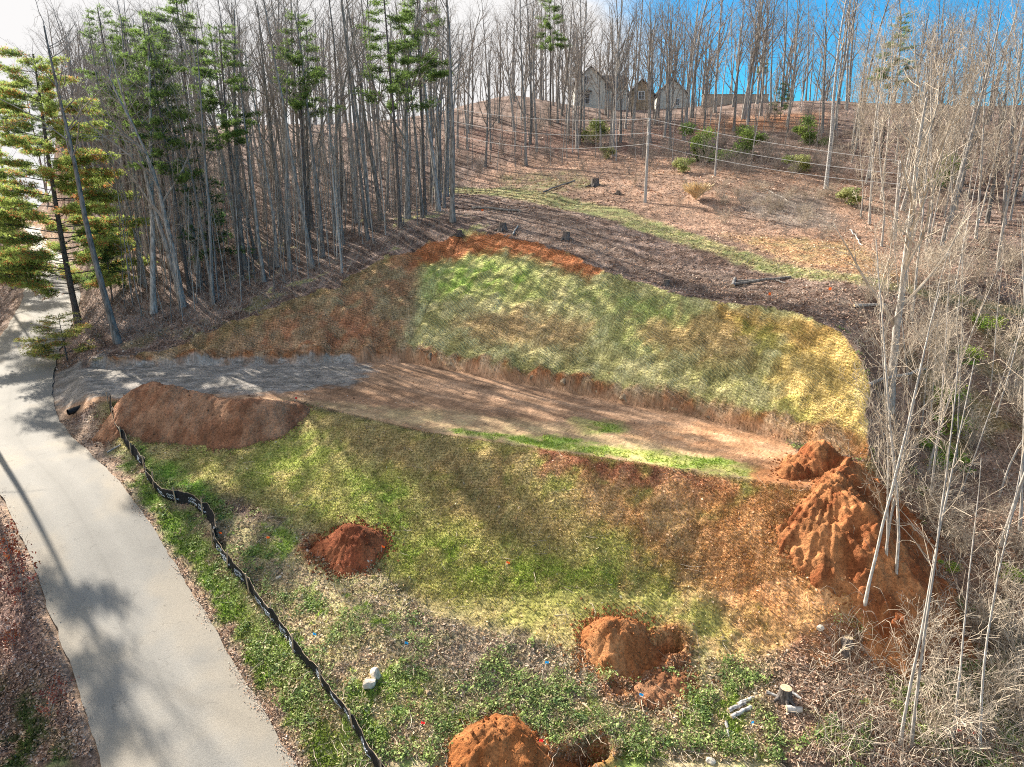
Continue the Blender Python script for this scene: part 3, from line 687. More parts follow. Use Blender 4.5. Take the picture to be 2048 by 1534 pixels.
# ------------------------------------------------------------------ dirt piles
def pile(label, ridge, slope, half, seed, c1, c2, amp=.10, rnd=.35, mat='clay', name='dirt_pile', group='piles of dug clay on the lot', step=.07, h=None, curve=0.0):
    """ridge: [(px,py,depth)] crest line; a heap of loose clay at its angle of repose"""
    R_ = [P(*r) for r in ridge] if h is None else [at(*r) + np.array((0, 0, h)) for r in ridge]
    if len(R_) == 1: R_ = [R_[0], R_[0] + np.array((.15, .05, -.03))]
    R_ = np.array(R_); lo, hi = R_.min(0) - half, R_.max(0) + half
    xs = np.arange(lo[0], hi[0], step); ys = np.arange(lo[1], hi[1], step)
    X_, Y_ = np.meshgrid(xs, ys, indexing='ij')
    wx, wy = .5 * vnoise(X_, Y_, 1.4, seed), .5 * vnoise(X_, Y_, 1.4, seed + 1)
    best = np.full(X_.shape, -1e9)
    for p, q in zip(R_[:-1], R_[1:]):
        dx, dy = q[0] - p[0], q[1] - p[1]; L2 = dx * dx + dy * dy
        t = np.clip(((X_ + wx - p[0]) * dx + (Y_ + wy - p[1]) * dy) / L2, 0, 1)
        d = np.hypot(X_ + wx - p[0] - t * dx, Y_ + wy - p[1] - t * dy)
        best = np.maximum(best, p[2] + t * (q[2] - p[2]) - slope * (np.sqrt(d * d + rnd ** 2) - rnd) - curve * d * d)
    ang = np.arctan2(Y_ - R_[:, 1].mean(), X_ - R_[:, 0].mean())
    Hh = best + amp * 2 * fbm(X_, Y_, 1.0, seed + 3, 4, .6) + amp * .9 * vnoise(X_, Y_, .22, seed + 9) + amp * .6 * vnoise(X_, Y_, .11, seed + 10) + amp * 1.1 * vnoise(ang * 9, X_ * 0, .5, seed + 5)
    Gd = Hgrid(X_, Y_); k = Hh - Gd
    # a talus foot: thin out into the ground instead of a hard edge
    Hh = np.where(k > 0, Gd + k, Gd - .12)
    keep = (k > -.02); kq = keep[:-1, :-1] | keep[1:, :-1] | keep[1:, 1:] | keep[:-1, 1:]
    id_ = np.arange(X_.size).reshape(X_.shape)
    q = np.stack([id_[:-1, :-1], id_[1:, :-1], id_[1:, 1:], id_[:-1, 1:]], -1)[kq]
    used, inv = np.unique(q, return_inverse=True)
    V_ = np.stack([X_, Y_, Hh], -1).reshape(-1, 3)[used]
    n_ = sstep(-.4, .4, fbm(V_[:, 0], V_[:, 1], .9, seed + 7, 4, .6) + .3 * vnoise(V_[:, 0], V_[:, 1], .2, seed + 8))[:, None]
    c = np.array(c1) * (1 - n_) + np.array(c2) * n_
    o = V_.mean(0); o[2] = V_[:, 2].min()
    ob = mesh_obj(name, V_ - o, inv.reshape(-1, 4), M[mat], cols=c, smooth=True); ob.location = o
    tag(ob, label, 'dirt pile', group)
    # clods rolled to the foot and lying on the heap are part of it
    rs = np.random.RandomState(seed); zt = V_[:, 2] - Hgrid(V_[:, 0], V_[:, 1]); rim = np.nonzero(zt < .12)[0]; k_ = 1300; pick = np.concatenate([rs.randint(0, len(V_), 150), rs.choice(rim, 1150)])
    cv, cf = [], []
    for i in pick:
        s = abs(rs.normal(.02, .022)) + .018
        dv = rs.normal(size=(6, 3)) * .18 + np.array([(1, 0, 0), (-1, 0, 0), (0, 1, 0), (0, -1, 0), (0, 0, 1), (0, 0, -1)])
        q_ = V_[i].copy(); q_[:2] += rs.normal(size=2) * (.02 if len(cv) < 150 else .10 + .45 * rs.rand() ** 2); q_[2] = max(float(Hgrid(q_[0], q_[1])), V_[i][2] if len(cv) < 150 else -99); cv.append(dv * s + q_ - o + (0, 0, s * .4)); cf.append(np.array([(0, 2, 4), (2, 1, 4), (1, 3, 4), (3, 0, 4), (2, 0, 5), (1, 2, 5), (3, 1, 5), (0, 3, 5)]) + 6 * (len(cv) - 1))
    cl = mesh_obj('clod', np.concatenate(cv), np.concatenate(cf), M[mat], parent=ob, cols=np.tile((np.array(c1) + np.array(c2)) * .5, (6 * k_, 1)))
    tag(cl, kind='stuff')
    return ob
OR1, OR2 = (.42, .175, .07), (.56, .27, .12)
pile('long tan brown ridge of loose dirt between gravel driveway and seeded slope', [(285, 772, 46.5), (305, 766, 46.4), (345, 772, 46.0), (395, 785, 45.5), (440, 795, 45.0), (490, 799, 44.5), (545, 799, 44.6), (590, 803, 45.6)], .70, 7.0, 201, (0.271, 0.126, 0.070), (0.385, 0.215, 0.130), .09, curve=.11)
pile('huge rusty orange dirt pile spilling off the right end of the pad', [(1570, 938, 34.9), (1610, 908, 35.6), (1650, 886, 35.8), (1692, 912, 35.0), (1665, 950, 33.6), (1640, 985, 32.7), (1690, 990, 32.3), (1735, 1025, 31.6), (1752, 1075, 31.0)], .74, 6.0, 221, (.25, .085, .033), (.46, .205, .085), .20, rnd=.15, curve=.05)
pile('small dark red dirt heap beside a hole on the upper left meadow', [(702, 1078), (716, 1082)], .66, 3.5, 241, (0.246, 0.074, 0.035), (0.344, 0.126, 0.059), .08, .22, h=.9, curve=.06)
pile('tall orange dirt heap above the long rooty trench near the lower right', [(1222, 1275), (1246, 1280)], .72, 3.5, 251, (0.369, 0.141, 0.052), (0.476, 0.222, 0.095), .10, .22, h=.9, curve=.10)
pile('rounded orange dirt heap at the bottom edge beside the shortest trench', [(985, 1488), (1022, 1484)], .64, 3.5, 261, (0.344, 0.126, 0.042), (0.443, 0.185, 0.070), .10, .22, h=.85, curve=.08)
pile('low lumpy strip of clay cast up on the near side of the long trench', [(1225, 1385), (1290, 1366), (1350, 1330)], .6, 1.2, 271, (0.279, 0.118, 0.056), (0.361, 0.185, 0.098), .10, .2, h=.16)

# ------------------------------------------------------------------ branching plants
def grow(rs, p, d, L, r0, lvl, cfg, out, r_end=None):
    n = cfg['n'][lvl]; step = L / n; pts = [p.copy()]; dirs = [d.copy()]
    for i in range(n):
        d = d + rs.normal(size=3) * cfg['wob'][lvl] + np.array((0, 0, cfg['trop'][lvl]))
        d /= np.linalg.norm(d); p = p + d * step; pts.append(p.copy()); dirs.append(d.copy())
    tt = np.linspace(0, 1, n + 1); rr = r0 * (1 - (1 - cfg['tap'][lvl]) * tt); rr = np.maximum(rr, cfg.get('rmin', .006))
    out[lvl].append((np.array(pts), rr))
    if lvl + 1 >= len(cfg['n']): return
    k = cfg['k'][lvl]; k = max(1, int(round(k * (.6 + .4 * min(1.5, L / cfg['ref'][lvl])))))
    for j in range(k):
        f = cfg['start'][lvl] + (1 - cfg['start'][lvl]) * ((j + rs.rand()) / k) ** cfg.get('bias', 1.0)
        x = f * n; i = min(int(x), n - 1); q = pts[i] + (pts[i + 1] - pts[i]) * (x - i); dd = dirs[min(i + 1, n)]
        a = rs.rand() * 2 * math.pi; side_ = np.cross(dd, np.array((math.cos(a), math.sin(a), .3))); side_ /= np.linalg.norm(side_) + 1e-9
        ang = math.radians(cfg['ang'][lvl] + rs.normal() * 9)
        nd = dd * math.cos(ang) + side_ * math.sin(ang)
        ln = L * cfg['ratio'][lvl] * (1.05 - cfg['len_fall'][lvl] * f) * (.65 + .7 * rs.rand())
        rloc = rr[i]
        grow(rs, q, nd / np.linalg.norm(nd), ln, min(rloc * cfg['rr'][lvl], cfg.get('rcap', 9)), lvl + 1, cfg, out)

def build_wood(cfg, seed, H, r0, lean=(0, 0)):
    rs = np.random.RandomState(seed); out = [[] for _ in cfg['n']]
    grow(rs, np.zeros(3), np.array((lean[0], lean[1], 1.0)), H, r0, 0, cfg, out)
    # root flare
    t = out[0][0]; t[1][0] *= 1.35
    return out
def wood_mesh(levels, sides):
    parts = [tubes(l, s) for l, s in zip(levels, sides) if l]
    return join(*parts)

CFG_TALL = dict(n=[12, 6, 4, 3], wob=[.022, .10, .13, .16], trop=[.004, .09, .05, .02], tap=[.22, .2, .3, .4], k=[14, 5, 4], ref=[22, 6, 2], start=[.56, .15, .1], ang=[48, 42, 42], ratio=[.30, .42, .42], len_fall=[.55, .4, .4], rr=[.42, .5, .5], rcap=.10, rmin=.005)
CFG_FORK = dict(CFG_TALL, n=[10, 7, 4, 3], wob=[.05, .09, .14, .18], k=[12, 7, 5], start=[.28, .15, .1], ang=[36, 40, 45], ratio=[.45, .40, .42], rr=[.58, .5, .5], rcap=.2)
CFG_POLE = dict(CFG_TALL, n=[10, 4, 3], wob=[.03, .12, .18], trop=[.004, .06, .03], tap=[.25, .3, .4], k=[11, 3], ref=[12, 2], start=[.45, .1], ang=[52, 45], ratio=[.17, .45], len_fall=[.5, .4], rr=[.40, .55], rmin=.009, rcap=.04)
CFG_TWIGGY = dict(CFG_TALL, n=[10, 6, 4, 3], wob=[.05, .12, .16, .2], trop=[.006, .07, .03, .0], tap=[.2, .25, .3, .4], k=[17, 7, 6], ref=[10, 3, 1.2], start=[.22, .1, .1], ang=[45, 42, 45], ratio=[.36, .42, .40], len_fall=[.5, .4, .4], rr=[.42, .5, .55], rmin=.0065, rcap=.06)
CFG_BRUSH = dict(CFG_TALL, n=[5, 4, 3], wob=[.14, .18, .22], trop=[.02, .03, .02], tap=[.3, .4, .5], k=[7, 5], ref=[2.4, 1], start=[.15, .1], ang=[35, 40], ratio=[.5, .5], len_fall=[.4, .4], rr=[.6, .6], rmin=.006)

def tree_proto(name, cfg, seed, H, r0, bark, twig, sides=(8, 5, 3, 3), lean=(0, 0), birch=False):
    out = build_wood(cfg, seed, H, r0, lean)
    root = empty(name, (0, 0, 0))
    v, f = tubes(out[0], sides[0]); mesh_obj('trunk', v, f, bark, root, smooth=True)
    v, f = wood_mesh(out[1:], sides[1:]); mesh_obj('crown', v, f, twig, root)
    return root
def copy_tree(o):
    c = o.copy(); COL.objects.link(c)
    for ch_ in o.children:
        d_ = ch_.copy(); COL.objects.link(d_); d_.parent = c
        d_.matrix_parent_inverse = ch_.matrix_parent_inverse
    return c
USED = set()
def place(proto, loc, s=1.0, sz=None, rz=0.0, tilt=(0, 0), label=None, cat='tree', group=None):
    o = proto if proto.name not in USED else copy_tree(proto)
    if o is proto: USED.add(proto.name)
    o.location = (float(loc[0]), float(loc[1]), float(loc[2]) - .12)
    o.rotation_euler = (tilt[1], tilt[0], rz); o.scale = (s, s, sz if sz else s)
    tag(o, label, cat, group)
    return o

TALL = [tree_proto('bare_tree', CFG_TALL, 300 + i, 22, .21, M['bark'], M['twig'], lean=(.02 * (i - 2), 0)) for i in range(5)]
FORK = [tree_proto('forked_tree', CFG_FORK, 320 + i, 19, .24, M['bark'], M['twig']) for i in range(4)]
POLE = [tree_proto('slender_tree', CFG_POLE, 340 + i, 12, .065, M['bark'], M['twig'], sides=(6, 4, 3)) for i in range(5)]
TWG = [tree_proto('twiggy_tree', CFG_TWIGGY, 360 + i, 10, .085, M['bark_light'], M['twig_light'], sides=(7, 4, 3, 3)) for i in range(5)]
def clump_proto(name, seed, mat_, n=9, H=2.2):
    rs = np.random.RandomState(seed); lv = [[], [], []]
    for _ in range(n):
        out = [[], [], []]; a = rs.rand() * 6.28; e = rs.rand() * .55
        grow(rs, np.array((rs.normal() * .15, rs.normal() * .15, -.1)), np.array((math.cos(a) * e, math.sin(a) * e, 1.0)), H * (.5 + .7 * rs.rand()), .016, 0, CFG_BRUSH, out)
        for k in range(3): lv[k] += out[k]
    v, f = wood_mesh(lv, (4, 3, 3)); return mesh_obj(name, v, f, mat_)
BRUSH = [clump_proto('bare_shrub', 380 + i, M['twig']) for i in range(4)]
BRUSHL = [clump_proto('pale_shrub', 390 + i, M['twig_light'], 12, 2.6) for i in range(4)]

# needles / leaves --------------------------------------------------------
def tri_leaves(cent, size, rs, cols, up=.3, aspect=.45, droop=0.0, dirs=None):
    n = len(cent); d = rs.normal(size=(n, 3)) if dirs is None else dirs + rs.normal(size=(n, 3)) * .45
    d[:, 2] += up; d /= np.linalg.norm(d, axis=1, keepdims=True)
    s = np.cross(d, rs.normal(size=(n, 3))); s /= np.linalg.norm(s, axis=1, keepdims=True) + 1e-9
    L = (size * (.6 + .8 * rs.rand(n)))[:, None]
    a = cent - s * L * aspect * .5 ; b = cent + s * L * aspect * .5; c = cent + d * L
    V_ = np.stack([a, b, c], 1).reshape(-1, 3); return V_, np.arange(3 * n).reshape(-1, 3), np.repeat(cols, 3, axis=0)
def quad_leaves(cent, size, rs, cols, flat=1.0, nrm=None, aspect=.6):
    n = len(cent); nn = rs.normal(size=(n, 3)); nn[:, 2] = np.abs(nn[:, 2]) + flat; nn /= np.linalg.norm(nn, axis=1, keepdims=True)
    t = np.cross(nn, rs.normal(size=(n, 3))); t /= np.linalg.norm(t, axis=1, keepdims=True); b = np.cross(nn, t)
    L = (size * (.6 + .8 * rs.rand(n)))[:, None] * .5
    V_ = np.stack([cent - t * L, cent - b * L * aspect, cent + t * L, cent + b * L * aspect], 1).reshape(-1, 3)
    return V_, np.arange(4 * n).reshape(-1, 4), np.repeat(cols, 4, axis=0)
def pine_proto(name, seed, H, r0, start, nb, blen, tuft_d, tip_c, in_c, orange=0.0, lean=(0, 0), tuft=16, nl=.26, dead=0):
    rs = np.random.RandomState(seed); out = [[], [], []]
    cfg = dict(CFG_TALL, n=[12, 6, 3], wob=[.012, .06, .12], k=[0, 0])
    grow(rs, np.zeros(3), np.array((lean[0], lean[1], 1.0)), H, r0, 0, dict(cfg, n=[12]), [out[0]])
    tp, tr = out[0][0]; tr[0] *= 1.3
    C_, K_, D_ = [], [], []
    for j in range(nb):
        f = start + (1 - start) * ((j + rs.rand()) / nb); x = f * 12; i = min(int(x), 11); q = tp[i] + (tp[i + 1] - tp[i]) * (x - i)
        a = rs.rand() * 6.28; L = blen * (1.15 - .8 * ((f - start) / (1 - start)) ** 1.3) * (.6 + .6 * rs.rand())
        o2 = [[], []]; c2 = dict(CFG_TALL, n=[6, 3], wob=[.05, .1], trop=[.02, .01], tap=[.25, .4], k=[int(5 + L * 6)], ref=[L], start=[.3], ang=[48], ratio=[.30], len_fall=[.5], rr=[.5], rmin=.012)
        grow(rs, q, np.array((math.cos(a), math.sin(a), -.05 + .25 * rs.rand())), L, max(.014, .007 * L + .008), 0, c2, o2)
        out[1] += o2[0]
        for tw in o2[1]:
            p_ = tw[0]; fl = p_[:, 2].mean(); p_[:, 2] = p_[0, 2] + (p_[:, 2] - p_[0, 2]) * .35; out[2].append(tw)
            dl = np.linalg.norm(p_[-1] - p_[0]); m = max(2, int(dl * tuft_d))
            ts = rs.rand(m) ** .7 * 1.05; pos = p_[0] + (p_[-1] - p_[0]) * ts[:, None] + rs.normal(size=(m, 3)) * (.22, .22, .09)
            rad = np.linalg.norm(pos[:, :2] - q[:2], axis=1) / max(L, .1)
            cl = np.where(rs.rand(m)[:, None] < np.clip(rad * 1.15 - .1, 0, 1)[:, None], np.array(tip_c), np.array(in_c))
            blob = orange > 0 and rs.rand() < orange
            if blob: cl = np.where(rs.rand(m)[:, None] < .75, np.array((.62, .30, .12)), cl)
            C_.append(pos); K_.append(cl * (.75 + .5 * rs.rand(m, 1)))
            D_.append(np.tile((p_[-1] - p_[0]) / (dl + 1e-6), (m, 1)))
    for j in range(dead):
        f = .08 + (start + .1) * rs.rand(); x = f * 12; i = int(x); q = tp[i] + (tp[i + 1] - tp[i]) * (x - i); a = rs.rand() * 6.28
        o2 = [[], []]; grow(rs, q, np.array((math.cos(a), math.sin(a), .05)), 1 + 1.6 * rs.rand(), .02, 0, dict(CFG_TALL, n=[4, 3], k=[4], ref=[2], start=[.4], wob=[.12, .2], trop=[0, 0], ratio=[.4], len_fall=[.4], ang=[45], rr=[.6], tap=[.4, .5]), o2)
        out[1] += [(np.array([l[0][0], l[0][1], l[0][2], l[0][3], l[0][4], (l[0][4] * 2 - l[0][3]), (l[0][4] * 3 - l[0][3] * 2)]) if len(l[0]) == 5 else l[0], np.array(list(l[1]) + [l[1][-1]] * 2) if len(l[1]) == 5 else l[1]) for l in o2[0]]; out[2] += o2[1]
    root = empty(name, (0, 0, 0))
    v, f = tubes(out[0], 9); mesh_obj('trunk', v, f, M['bark_pine'], root, smooth=True)
    v, f = wood_mesh(out[1:], (5, 3)); mesh_obj('limbs', v, f, M['bark_pine'], root)
    if C_:
        C_, K_, D_ = np.concatenate(C_), np.concatenate(K_), np.concatenate(D_)
        C_ = np.repeat(C_, tuft, 0); K_ = np.repeat(K_, tuft, 0); D_ = np.repeat(D_, tuft, 0)
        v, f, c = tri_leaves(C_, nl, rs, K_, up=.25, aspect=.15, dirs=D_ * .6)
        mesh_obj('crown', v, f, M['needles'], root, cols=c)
    return root
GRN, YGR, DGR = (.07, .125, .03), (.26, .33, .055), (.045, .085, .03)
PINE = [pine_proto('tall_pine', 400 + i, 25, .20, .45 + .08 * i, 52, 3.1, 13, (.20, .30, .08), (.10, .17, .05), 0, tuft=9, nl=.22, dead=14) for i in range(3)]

def leafy_proto(name, seed, n, rx, rz, cols, size=.12, stems=10):
    rs = np.random.RandomState(seed); lines = []
    lobes = [(rs.normal(size=3) * (rx * .48, rx * .48, rz * .25) + (0, 0, rz * .5), rx * (.18 + .38 * rs.rand())) for _ in range(9)]
    C_, K_ = [], []
    for c, r in lobes:
        m = n // 9; p = rs.normal(size=(m, 3)); p /= np.linalg.norm(p, axis=1, keepdims=True); p *= (r * (.25 + 1.05 * rs.rand(m) ** .8))[:, None]
        p[:, 2] *= .8; C_.append(p + c); cc = np.array(cols[rs.randint(len(cols))]); K_.append(cc * (.7 + .6 * rs.rand(m, 1)))
        lines.append((np.array([(0, 0, -.1), c * .4 + rs.normal(size=3) * .06, c]), np.array((.03, .02, .008))))
    root = empty(name, (0, 0, 0))
    v, f = tubes(lines, 4); mesh_obj('stem', v, f, M['bark'], root)
    C_ = np.concatenate(C_); C_[:, 2] = np.maximum(C_[:, 2], .05)
    v, f, c = quad_leaves(C_, size, rs, np.concatenate(K_), .3); mesh_obj('foliage', v, f, M['leaves'], root, cols=c)
    return root

# ------------------------------------------------------------------ buildings on the hill
def gable(x0, x1, y0, y1, zb, ze, zp, wallm, roofm, parent, over=.45, walls='wall', th=.22):
    """gabled mass, ridge along y; walls and roof are separate parts"""
    xm = (x0 + x1) / 2
    v = np.array([(x0, y0, zb), (x1, y0, zb), (x1, y0, ze), (xm, y0, zp), (x0, y0, ze), (x0, y1, zb), (x1, y1, zb), (x1, y1, ze), (xm, y1, zp), (x0, y1, ze)])
    cnt = [5, 5, 4, 4]; f = [0, 1, 2, 3, 4, 5, 9, 8, 7, 6, 1, 6, 7, 2, 0, 4, 9, 5]
    mesh_obj(walls, v, f, wallm, parent, counts=cnt)
    k = (zp - ze) / (xm - x0); e = over
    V_, F_ = [], []
    for s in (-1, 1):
        xe = xm + s * ((x1 - x0) / 2 + e); zz = ze - k * e
        a = [(xm, y0 - e, zp + .03), (xm, y1 + e, zp + .03), (xe, y1 + e, zz + .03), (xe, y0 - e, zz + .03)]
        b = [(p[0], p[1], p[2] + th) for p in a]; n0 = len(V_); V_ += a + b
        F_ += [[n0 + i for i in q] for q in ((3, 2, 1, 0), (4, 5, 6, 7), (0, 1, 5, 4), (1, 2, 6, 5), (2, 3, 7, 6), (3, 0, 4, 7))]
    return mesh_obj('roof', V_, F_, roofm, parent)
def window(parent, x, y, z, w, h, n=(2, 3)):
    v, f = join(box((x, y - .04, z + h / 2 + .05), (w + .24, .10, .12)), box((x, y - .04, z - h / 2 - .05), (w + .3, .14, .12)), box((x - w / 2 - .06, y - .04, z), (.12, .10, h)), box((x + w / 2 + .06, y - .04, z), (.12, .10, h)), box((x, y - .03, z), (.05, .05, h)), box((x, y - .034, z), (w, .05, .05)))
    fr = mesh_obj('window', v, f, M['trim'], parent)
    v, f = box((x, y - .012, z), (w, .03, h)); mesh_obj('pane', v, f, M['glass'], fr)
hb = P(1180, 218, 150); zg = float(Hgrid(hb[0], hb[1])) - .3
house = empty('farmhouse', (0, 0, 0)); tag(house, 'cream gabled farmhouse with dark shingle roofs on the hilltop behind the bare trees', 'house')
X = lambda px, t=150: (px - 1024) / F * t
yh = hb[1]
gable(X(1150), X(1209), yh, yh + 9, zg, zg + 5.6, zg + 8.5, M['siding'], M['shingle'], house)
gable(X(1262), X(1314), yh + 4.0, yh + 12, zg, zg + 3.6, zg + 6.6, M['rock_brown'], M['shingle'], house)
gable(X(1330), X(1392), yh + 9, yh + 17, zg, zg + 4.4, zg + 7.4, M['siding'], M['shingle'], house)
v, f = box((X(1232), yh + 6, zg + 2.5), (X(1256) - X(1208), 6, 5.4)); mesh_obj('wall', v, f, M['siding'], house)
v = [(X(1206), yh + 2.2, zg + 4.6), (X(1258), yh + 2.2, zg + 4.6), (X(1258), yh + 6.2, zg + 7.6), (X(1206), yh + 6.2, zg + 7.6), (X(1206), yh + 2.2, zg + 4.8), (X(1258), yh + 2.2, zg + 4.8), (X(1258), yh + 6.2, zg + 7.8), (X(1206), yh + 6.2, zg + 7.8)]
mesh_obj('roof', v, [(3, 2, 1, 0), (4, 5, 6, 7), (0, 1, 5, 4), (1, 2, 6, 5), (2, 3, 7, 6), (3, 0, 4, 7)], M['shingle'], house)
for wx, wz, ww, wh in ((1171, 5.9, .9, 1.5), (1171, 2.2, 1.6, 2.0)): window(house, X(wx), yh, zg + wz, ww, wh)
for wx, wz in ((1288, 3.4),): window(house, X(wx), yh + 4.0, zg + wz, 1.2, 1.5)
for wx, wz in ((1372, 2.6),): window(house, X(wx), yh + 9, zg + wz, 1.0, 1.3)
v, f = box((X(1171), yh - .7, zg + 3.75), (2.6, 1.3, .35), taper=.4); mesh_obj('awning', v, f, M['shingle'], house)
parts_ = [box((X(1398 + i * 4), yh + 1.4, zg + 3.4 - .25 * i + 1), (.08, .08, 1.0)) for i in range(5)] + [box((X(1406), yh + 1.4, zg + 4.4), (2.2, .1, .12))]
v, f = join(*parts_); mesh_obj('stair_railing', v, f, M['trim'], house)
wb = P(1395, 208, 140)
wl_ = empty('retaining_wall', (0, 0, 0)); tag(wl_, 'long low tan block wall on the ridge right of the farmhouse', 'wall')
x0, x1 = X(1405, 140), X(1535, 140); zw = float(Hgrid((x0 + x1) / 2, wb[1])) - 1.4
v, f = box(((x0 + x1) / 2, wb[1], zw + 1.5), (x1 - x0, .5, 3.0)); mesh_obj('wall', v, f, M['tan_wall'], wl_)
v, f = box(((x0 + x1) / 2, wb[1], zw + 3.08), (x1 - x0 + .2, .6, .16)); mesh_obj('coping', v, f, M['rock_brown'], wl_)
lb = P(205, 252, 118); zl = float(Hgrid(lb[0], lb[1])) - .4
lh = empty('hill_house', (0, 0, 0)); tag(lh, 'blue grey house with a long low dark roof behind the pines, upper left', 'house')
x0, x1 = X(125, 118), X(288, 118); y0 = lb[1]
v, f = box(((x0 + x1) / 2, y0 + 4, zl + 2), (x1 - x0, 8, 4.6)); mesh_obj('wall', v, f, M['blue_siding'], lh)
v = [(x0 - .5, y0 - .6, zl + 4.25), (x1 + .5, y0 - .6, zl + 4.25), (x1 + .5, y0 + 4, zl + 6.2), (x0 - .5, y0 + 4, zl + 6.2), (x1 + .5, y0 + 8.6, zl + 4.25), (x0 - .5, y0 + 8.6, zl + 4.25)]
v = np.array(v); v = np.concatenate([v, v + (0, 0, .25)])
mesh_obj('roof', v, [(3, 2, 1, 0), (6, 7, 8, 9), (5, 4, 2, 3), (9, 8, 10, 11), (0, 1, 7, 6), (1, 2, 8, 7), (2, 4, 10, 8), (4, 5, 11, 10), (5, 3, 9, 11), (3, 0, 6, 9)], M['shingle'], lh)
for i in range(5): window(lh, x0 + 1.6 + i * 2.7, y0, zl + 2.6, 1.2, 1.4)

# ------------------------------------------------------------------ utility poles and wires
def ground_pt(px, t):
    p = P(px, 400, t); return np.array((p[0], p[1], float(Hgrid(p[0], p[1]))))
def pole(base, top, label):
    e = empty('utility_pole', base); d = np.array(top) - np.array(base)
    v, f = tubes([(np.array([d * k for k in (-.06, .3, .7, 1.0)]), np.array((.17, .155, .135, .12)))], 10); mesh_obj('shaft', v, f, M['pole'], e, smooth=True)
    v, f = tubes([(np.array([d, d * 1.004]), np.array((.12, .002)))], 10); mesh_obj('cap', v, f, M['pole'], e)
    for k in (.985, .815, .69):
        v, f = join(box(d * k + (0, -.17, 0), (.10, .14, .16)), tubes([(np.array([d * k + (0, -.2, .05), d * k + (0, -.2, .2)]), np.array((.05, .03)))], 8)); mesh_obj('insulator', v, f, M['wire'], e)
    tag(e, label, 'utility pole', 'poles carrying the overhead wires'); return e
pb = at(1290, 405); tp_ = None
k = np.linalg.norm(pb - np.array((0, 0, HC)))
t_pole = (pb[1] * CA + (HC - pb[2]) * SA)
ptop = P(1298, 239, t_pole + .2)
pole(pb, ptop, 'weathered grey pole standing alone on the sunny rust coloured bank')
lp = ground_pt(893, 99); ltop = P(893, 214, 99); pole(lp, ltop, 'far utility pole among the dark trunks left of the grassy track')
rp = ground_pt(1800, 62); rtop = P(1800, 322, 62); pole(rp, rtop, 'utility pole hidden in the dense pale twigs at the right')
def wire(a, b, sag, label):
    t = np.linspace(0, 1, 24)[:, None]; p = a * (1 - t) + b * t; p[:, 2] -= sag * 4 * (t * (1 - t))[:, 0]
    v, f = tubes([(p, np.full(24, .02))], 5); tag(mesh_obj('overhead_wire', v, f, M['wire']), label, 'wire', 'overhead wires between the poles')
dl = ptop - pb; dll = ltop - lp; drr = rtop - rp
for i, (k, kl, kr, nm) in enumerate(((1.0, .99, .99, 'top'), (.83, .83, .83, 'middle'), (.70, .66, .70, 'lowest'))):
    off = np.array((0, -.22, .06))
    wire(lp + dll * kl + off, pb + dl * k + off, .75 + .2 * i, {'top': 'highest of the three thin wires running left from the lone pole', 'middle': 'second of the three thin wires running left from the lone pole', 'lowest': 'lowest of the three thin wires running left from the lone pole'}[nm])
    wire(pb + dl * k + off, rp + drr * kr + off, .35 + .1 * i, {'top': 'highest of the three thin wires slanting down right from the lone pole', 'middle': 'second of the three thin wires slanting down right from the lone pole', 'lowest': 'lowest of the three thin wires slanting down right from the lone pole'}[nm])

# ------------------------------------------------------------------ silt fence
fpx_ = [(218, 806), (226, 838), (240, 868), (262, 905), (288, 935), (300, 962), (322, 990), (350, 1004), (380, 1010), (400, 1024), (420, 1048), (428, 1085), (440, 1112), (470, 1152), (510, 1196), (545, 1246), (600, 1322), (650, 1378), (690, 1424), (714, 1468), (748, 1528), (770, 1580)]
fp = [at(*p) for p in fpx_[:-1]]; fp.append(fp[-1] + (fp[-1] - fp[-2]))
fp = spline(np.array(fp), 10)
sl_ = np.concatenate([[0], np.cumsum(np.hypot(np.diff(fp[:, 0]), np.diff(fp[:, 1])))])
ss = np.arange(0, sl_[-1], .12); fx = np.interp(ss, sl_, fp[:, 0]); fy = np.interp(ss, sl_, fp[:, 1])
fence = empty('silt_fence', (fx[0], fy[0], float(Hgrid(fx[0], fy[0])))); fo = np.array(fence.location)
tag(fence, 'sagging black fabric silt fence on wood stakes along the right road verge', 'silt fence')
PS = 2.35; tx, ty = np.gradient(fx), np.gradient(fy); tn = np.hypot(tx, ty); nxn, nyn = ty / tn, -tx / tn      # to the uphill (right) side
fr_ = (ss / PS) % 1; pan = np.floor(ss / PS).astype(int)
prs = np.random.RandomState(8); psag = prs.rand(200) * .14 + .05; plean = prs.normal(size=200) * .10 - .05
far_ = sstep(14, 4, ss)
hgt = .74 - psag[pan] * np.sin(math.pi * fr_) - .18 * far_ * (.5 + vnoise(ss, ss * 0, 1.2, 7))
bul = .07 * np.sin(math.pi * fr_) * np.sign(plean[pan]) + .03 * np.sin(ss * 5.1)
rows = []; gz = Hgrid(fx, fy)
for r in range(7):
    q = r / 6; lean_ = (plean[pan] * (1 - .0) + far_ * .25) * q * .8
    w_ = .022 * np.sin(ss * 13 + q * 4) * (1 - q * .5) + bul * math.sin(math.pi * (q * .8))
    off_ = lean_ + w_
    rows.append(np.stack([fx - nxn * off_, fy - nyn * off_, gz - .05 + (hgt + .05) * q + .012 * np.sin(ss * 21) * q], 1))
A_ = np.stack(rows, 1); Bk = A_ + np.stack([nxn, nyn, nxn * 0], 1)[:, None, :] * .012
n, m = A_.shape[:2]; id_ = np.arange(n * m).reshape(n, m)
q1 = np.stack([id_[:-1, :-1], id_[1:, :-1], id_[1:, 1:], id_[:-1, 1:]], -1).reshape(-1, 4); q2 = q1[:, ::-1] + n * m
et = np.stack([id_[:-1, -1], id_[1:, -1], id_[1:, -1] + n * m, id_[:-1, -1] + n * m], -1)
